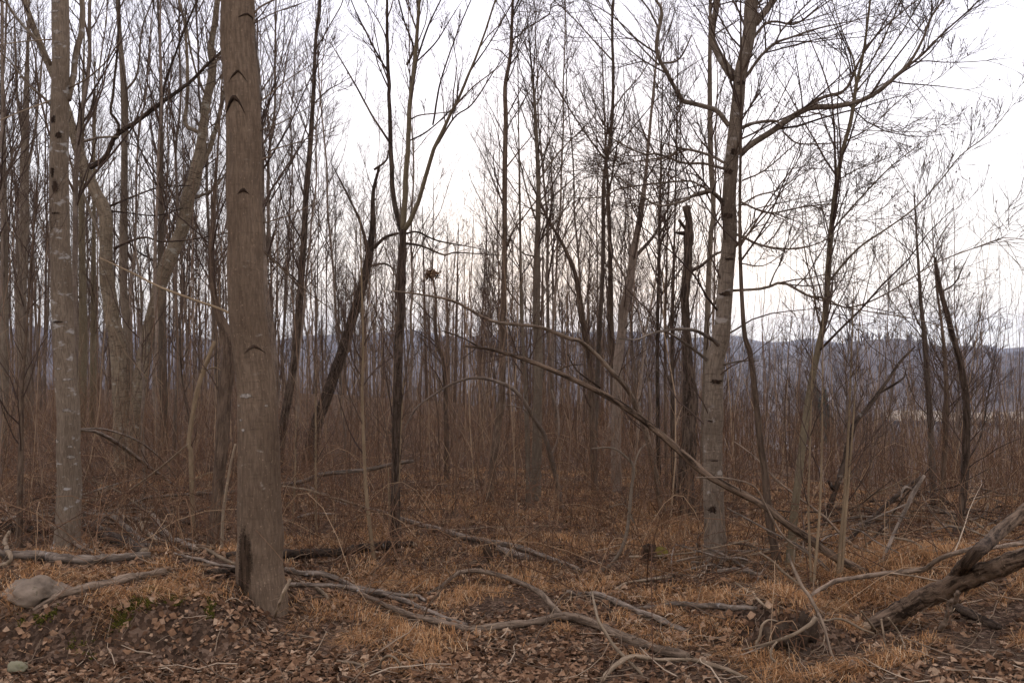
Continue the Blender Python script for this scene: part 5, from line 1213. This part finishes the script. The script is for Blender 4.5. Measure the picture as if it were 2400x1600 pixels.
def thicket():
    rg = np.random.RandomState(21)
    n = 1950
    x, y = scatter(n, 11.5, 46, rg, .8)
    cl = fbm(x / 2.3, y / 2.3, 2.2, 3)
    k = cl > rg.uniform(-.5, .35, n); x, y = x[k], y[k]; n = len(x)
    z = zg(x, y)
    H = rg.uniform(1.6, 5.2, n)
    lean = rg.normal(0, .09, (n, 2))
    kk = 5
    s_ = np.linspace(0, 1, kk)
    P = np.empty((n, kk, 3))
    wx = np.cumsum(rg.normal(0, .05, (n, kk, 2)), 1); wx[:, 0] = 0
    P[:, :, 0] = x[:, None] + lean[:, :1] * H[:, None] * s_ + wx[..., 0]
    P[:, :, 1] = y[:, None] + lean[:, 1:] * H[:, None] * s_ + wx[..., 1]
    P[:, :, 2] = z[:, None] - .05 + H[:, None] * s_
    r0 = rg.uniform(.0045, .0125, n)
    mb = tubes(MB(), P, r0[:, None] * np.linspace(1, .25, kk), 4, cap=False)
    A, ra = grow(P, r0[:, None] * np.linspace(1, .25, kk), 6, .14, .32, 25, 55, up=.2, bend=.1, k=4, rmin=.002, t0=.2, rng=rg)
    tubes(mb, A, ra, 3, cap=False)
    B_, rb = grow(A, ra, 2, .3, .6, 25, 60, up=.1, bend=.05, k=3, rmin=.0022, rng=rg)
    tubes(mb, B_, rb, 3, cap=False)
    tag(mb.obj('thicket', M['thicket']), 'thicket of thin upright saplings filling the stand', 'thicket', kind='stuff')
thicket()

def brush():
    rg = np.random.RandomState(22)
    n = 5600
    x, y = scatter(n, 9.0, 27, rg, 1.0)
    cl = fbm(x / 1.7, y / 1.7, 5.2, 3)
    k = cl + .2 * np.clip((y - 10.3) / 1.5, -3, 1) > rg.uniform(-.25, .3, n); x, y = x[k], y[k]; n = len(x)
    z = zg(x, y)
    H = rg.uniform(.35, 1.4, n) * np.clip(.55 + (y - 9) / 6, .5, 1.2)
    d = nrm(np.stack([rg.normal(0, .3, n), rg.normal(0, .3, n), np.ones(n)], 1))
    P = np.empty((n, 4, 3)); P[:, 0] = np.stack([x, y, z - .02], 1)
    for i in range(1, 4):
        P[:, i] = P[:, i - 1] + d * (H / 3)[:, None]; d = nrm(d + rg.normal(0, .16, (n, 3)))
    r0 = rg.uniform(.002, .0045, n)
    mb = tubes(MB(), P, r0[:, None] * np.array([1, .85, .65, .4]), 3, cap=False)
    A, ra = grow(P, r0[:, None] * np.array([1, .85, .65, .4]), 5, .25, .6, 25, 60, up=.15, bend=.05, k=3, rmin=.0018, t0=.25, rng=rg, wig=.25)
    tubes(mb, A, ra, 3, cap=False)
    # arching bramble canes
    m = 750
    x, y = scatter(m, 8.6, 21, rg, 1.2); z = zg(x, y)
    L = rg.uniform(.7, 2.8, m); a = rg.uniform(0, 6.28, m); hh = rg.uniform(.1, .8, m)
    s_ = np.linspace(0, 1, 9)
    P = np.stack([x[:, None] + np.cos(a)[:, None] * L[:, None] * s_, y[:, None] + np.sin(a)[:, None] * L[:, None] * s_, z[:, None] + hh[:, None] * np.sin(np.clip(s_ * 1.06, 0, 1) * math.pi)[None] * 1.0], 2)
    P += np.cumsum(rg.normal(0, .012, P.shape), 1)
    tubes(mb, P, rg.uniform(.0025, .005, (m, 1)) * np.linspace(1, .5, 9), 4, cap=False)
    tag(mb.obj('undergrowth', M['brush']), 'tangled dead weeds and brambles between the trunks', 'undergrowth', kind='stuff')
brush()

_WP = np.array(WOOD)
def near_wood(x, y, pad, front):
    """litter and grass thin out where a fallen stem lies"""
    out = np.zeros(len(x), bool)
    cells = {}
    for k_, (a_, b_, r_) in enumerate(WOOD): cells.setdefault((int(a_ // .4), int(b_ // .4)), []).append(k_)
    ci, cj = (x // .4).astype(int), (y // .4).astype(int)
    key = ci * 1000 + cj
    order = np.argsort(key); ks, st_ = np.unique(key[order], return_index=True)
    bounds = np.r_[st_, len(order)]
    for q_, kk_ in enumerate(ks):
        idx = order[bounds[q_]:bounds[q_ + 1]]
        c_ = (ci[idx[0]], cj[idx[0]])
        w_ = [m_ for di in (-1, 0, 1) for dj in (-1, 0, 1) for m_ in cells.get((c_[0] + di, c_[1] + dj), [])]
        if not w_: continue
        W = _WP[w_]
        dx_ = x[idx][:, None] - W[None, :, 0]; dy_ = y[idx][:, None] - W[None, :, 1]
        hit = (np.abs(dx_) < W[None, :, 2] + max(pad, 0) + .02) & (dy_ < W[None, :, 2] + pad) & (dy_ > -W[None, :, 2] - front)
        out[idx] = hit.any(1)
    return out

def grass():
    rg = np.random.RandomState(23)
    n = 200000
    x, y = scatter(n, 6.4, 17, rg, 1.25)
    px_ = x / y / F + 1200
    cl = fbm(x / .9, y / .9, 7.2, 4) + .75 * fbm(x / .33, y / .33, 1.2, 2)
    den = np.where(px_ > 820, .1, -.16) + .25 * np.exp(-((y - 9.3) / 1.5) ** 2) - .35 * (y < 7.3)
    # orange tussock hump at the right
    den = den + .55 * np.exp(-(((x - 3.9) / 1.5) ** 2 + ((y - 9.2) / .9) ** 2))
    den = den + .1 + .22 * (px_ > 1700) * (y < 7.4) + .3 * np.exp(-(((x - 2.0) / .5) ** 2 + ((y - 7.75) / .3) ** 2))
    k = (cl + den > rg.uniform(.0, .45, n)) & ~near_wood(x, y, .03, .16)
    x, y = x[k], y[k]; n = len(x)
    z = zg(x, y)
    tus = np.exp(-(((x - 3.9) / 1.5) ** 2 + ((y - 9.2) / .9) ** 2))
    a = 6.28 * fbm(x / .5, y / .5, 3.9, 2) * 1.6 + rg.normal(0, .9, n); L = rg.uniform(.07, .3, n) * (.8 + .5 * tus)
    dx, dy = np.cos(a), np.sin(a)
    flop = np.clip(rg.normal(1.05, .28, n), .35, 1.5)
    w_ = rg.uniform(.0014, .0032, n)
    b = np.stack([x, y, z - .01], 1)
    m = b + np.stack([dx * L * flop * .35, dy * L * flop * .45, L * np.maximum(.62 - .3 * flop, .1)], 1)
    t_ = b + np.stack([dx * L * flop, dy * L * flop, L * np.maximum(.8 - .62 * flop, .03)], 1)
    s_ = np.stack([-dy, dx, 0 * dx], 1) * w_[:, None]
    V = np.stack([b - s_, b + s_, m - s_ * .8, m + s_ * .8, t_], 1).reshape(-1, 3)
    o = (np.arange(n) * 5)[:, None]
    tag(MB().add(V, np.array([[0, 1, 3, 2]]) + o, np.array([[2, 3, 4]]) + o).obj('grass', M['grass']), 'dry orange-brown grass matted over the clearing floor', 'grass', kind='stuff')
grass()

def leaf_shapes():
    out = []
    for s_ in range(7):
        rg = np.random.RandomState(300 + s_)
        n = 11
        u = np.linspace(0, math.pi, n)
        wd = .36 * np.sin(u) ** .8
        if s_ % 3 == 0: wd = wd * (1 + .45 * np.sin(u * 5.2 + .6))        # lobed
        elif s_ % 3 == 1: wd = wd * (1 + .22 * np.sin(u * 8))
        yy = -np.cos(u) * .5
        fold = rg.uniform(.15, .7); c1 = rg.uniform(-1.1, 1.1); c2 = rg.uniform(-.5, .5)
        L_, Rr_, Cn = [], [], []
        for w_, y_ in zip(wd, yy):
            zc = c1 * y_ * y_ + c2 * y_ ** 3
            L_.append((-w_, y_ + rg.normal(0, .02), zc + fold * w_ + rg.normal(0, .03))); Rr_.append((w_, y_ + rg.normal(0, .02), zc + fold * w_ * rg.uniform(-.2, 1) + rg.normal(0, .03))); Cn.append((0, y_, zc))
        V = np.array(L_ + Cn + Rr_)
        q = []
        for i in range(n - 1):
            q.append((i, n + i, n + i + 1, i + 1)); q.append((n + i, 2 * n + i, 2 * n + i + 1, n + i + 1))
        V[:, 2] -= V[:, 2].min()
        out.append((V, np.array(q)))
    return out
LS = leaf_shapes()
def simple_leaf(V):
    """coarser version for the many"""
    n = 11
    k = [0, 5, 10]
    idx = [i for i in k] + [n + i for i in k] + [2 * n + i for i in k]
    q = []
    for i in range(2):
        q.append((i, 3 + i, 4 + i, i + 1)); q.append((3 + i, 6 + i, 7 + i, 4 + i))
    return V[idx], np.array(q)

def ground_normal(x, y, e=.06):
    return nrm(np.stack([-(zg(x + e, y) - zg(x - e, y)) / (2 * e), -(zg(x, y + e) - zg(x, y - e)) / (2 * e), np.ones_like(x)], 1))

def leaves():
    rg = np.random.RandomState(24)
    n = 49000
    x, y = scatter(n, 6.1, 15, rg, 1.75)
    px_ = x / y / F + 1200
    cl = fbm(x / 1.1, y / 1.1, 9.2, 4)
    k = cl + .3 + np.where((px_ < 900) | (y < 7.6), .14, 0) > rg.uniform(-.1, .4, n)
    x, y = x[k], y[k]; n = len(x)
    z = zg(x, y); nn = ground_normal(x, y)
    k = (nn[:, 2] > .72) | (rg.uniform(size=n) < .9); k = k & ~near_wood(x, y, -.01, .03); x, y, z, nn = x[k], y[k], z[k], nn[k]; n = len(x)
    size = .024 + .055 * rg.uniform(size=n) ** 1.5
    yaw = rg.uniform(0, 6.28, n); up_ = nrm(nn + rg.normal(0, .45, (n, 3)))
    fx = nrm(np.cross(up_, np.stack([np.cos(yaw), np.sin(yaw), 0 * yaw], 1))); fy = np.cross(up_, fx)
    flip = np.where(rg.uniform(size=n) < .5, -1.0, 1.0)
    typ = rg.randint(0, 7, n)
    # the 300 nearest are pieces of their own
    big_ = np.zeros(n, bool); vis = np.abs(x / y) < .5
    big_[np.where(vis)[0][np.argsort((y / size)[vis])[:300]]] = True
    mb = MB()
    for s_ in range(7):
        V, q = simple_leaf(LS[s_][0])
        i = np.where((typ == s_) & ~big_)[0]
        W = (V[None, :, :1] * fx[i][:, None] + V[None, :, 1:2] * fy[i][:, None] + (V[None, :, 2:] * flip[i][:, None, None] + np.where(flip[i] < 0, V[:, 2].max(), 0)[:, None, None]) * up_[i][:, None]) * size[i][:, None, None]
        W = W + np.stack([x, y, z + .004], 1)[i][:, None]
        mb.add(W.reshape(-1, 3), (q[None] + (np.arange(len(i)) * len(V))[:, None, None]).reshape(-1, 4))
    tag(mb.obj('leaf_litter', M['leaf'], ground), kind='stuff')
    me = [MB().add(V, q).mesh('leaf', M['leaf']) for V, q in LS]
    from mathutils import Matrix
    for i in np.where(big_)[0]:
        o = link('leaf', me[typ[i]], ground)
        m3 = Matrix(((fx[i][0], fy[i][0], up_[i][0]), (fx[i][1], fy[i][1], up_[i][1]), (fx[i][2], fy[i][2], up_[i][2])))
        o.matrix_local = Matrix.Translation((x[i], y[i], z[i] + .008)) @ m3.to_4x4() @ Matrix.Diagonal((size[i], size[i], size[i], 1))
leaves()

def sticks():
    rg = np.random.RandomState(25)
    n = 1700
    x, y = scatter(n, 6.1, 18, rg, 1.4)
    z = zg(x, y)
    L = rg.uniform(.08, .7, n) ** 1.3; a = rg.uniform(0, 6.28, n)
    d = nrm(np.stack([np.cos(a), np.sin(a) * .8, rg.normal(.03, .16, n)], 1))
    P = np.empty((n, 5, 3)); P[:, 0] = np.stack([x, y, z + .012], 1)
    for i in range(1, 5):
        P[:, i] = P[:, i - 1] + d * (L / 4)[:, None]; d = nrm(d + rg.normal(0, .3, (n, 3)))
    gz = zg(P[..., 0], P[..., 1]); P[..., 2] = np.maximum(P[..., 2], gz + .006)
    mb = tubes(MB(), P, rg.uniform(.0016, .0062, (n, 1)) * np.linspace(1, .5, 5), 4, cap=False)
    # fine roots and stalks of the dug earth along the front
    m = 1100
    x, y = scatter(m, 6.1, 8.2, rg); z = zg(x, y); a = rg.uniform(0, 6.28, m)
    d = nrm(np.stack([np.cos(a), np.sin(a), rg.uniform(-.1, .5, m)], 1)); P = np.empty((m, 7, 3)); P[:, 0] = np.stack([x, y, z], 1)
    for i in range(1, 7):
        P[:, i] = P[:, i - 1] + d * rg.uniform(.015, .05, (m, 1)); d = nrm(d + rg.normal(0, .35, (m, 3)) + np.array([0, 0, -.1]))
    gz = zg(P[..., 0], P[..., 1]); P[..., 2] = np.maximum(P[..., 2], gz + .003)
    tubes(mb, P, rg.uniform(.001, .0032, (m, 1)) * np.linspace(1, .5, 7), 4, cap=False)
    tag(mb.obj('twig_litter', M['litter']), 'fine sticks, roots and stalks strewn over the forest floor', 'twigs', kind='stuff')
sticks()

def moss():
    rg = np.random.RandomState(26)
    mb = MB()
    for c, cx, cy, ww, hh, n in (('4', 700, 1155, 90, 40, 1500), ('4', 650, 1190, 60, 30, 700), ('4', 560, 1265, 50, 45, 800), ('4', 790, 1180, 40, 40, 600), ('4', 970, 1200, 60, 70, 500), ('4', 150, 1270, 160, 50, 350), ('4', 400, 1400, 150, 60, 300)):
        pts = []
        for _ in range(n // 40):
            q = tr(c, (cx + rg.normal() * ww * .45, cy + rg.normal() * hh * .45))[0]
            pts.append(gpick(q[0], q[1]))
        pts = np.array(pts)
        b = np.repeat(pts, 20, 0) + rg.normal(0, .014, (len(pts) * 20, 3)) * np.array([1, 1, .3])
        b[:, 2] = zg(b[:, 0], b[:, 1]) - .004
        d = nrm(ground_normal(b[:, 0], b[:, 1]) + rg.normal(0, .5, b.shape))
        L = rg.uniform(.008, .022, (len(b), 1))
        tubes(mb, np.stack([b, b + d * L * .6, b + d * L], 1), np.tile([.005, .007, .002], (len(b), 1)), 4, cap=False)
    tag(mb.obj('moss', M['moss']), 'bright green moss cushions on the cut face of the bank', 'moss', kind='stuff')
moss()

# ------------------------------------------------------------------ the air of the valley
def haze():
    X, Y0, Y1, Z0, Z1 = 6300, -6300, 6300, -150, 140
    v = [(x, y, z) for z in (Z0, Z1) for y in (Y0, Y1) for x in (-X, X)]
    o = MB().add(v, [(0, 2, 3, 1), (4, 5, 7, 6), (0, 1, 5, 4), (2, 6, 7, 3), (0, 4, 6, 2), (1, 3, 7, 5)])
    m = bpy.data.materials.new('haze_air'); m.use_nodes = True
    n = m.node_tree; n.nodes.clear()
    out = n.nodes.new('ShaderNodeOutputMaterial'); pv = n.nodes.new('ShaderNodeVolumePrincipled')
    pv.inputs['Color'].default_value = (0.64, 0.75, 1.0, 1)
    pv.inputs['Density'].default_value = 0.0001
    pv.inputs['Anisotropy'].default_value = 0.6
    n.links.new(pv.outputs[0], out.inputs['Volume'])
    o = o.obj('haze', m, smooth=False)
    tag(o, 'thin blue haze filling the valley air', 'haze', kind='stuff')
haze()
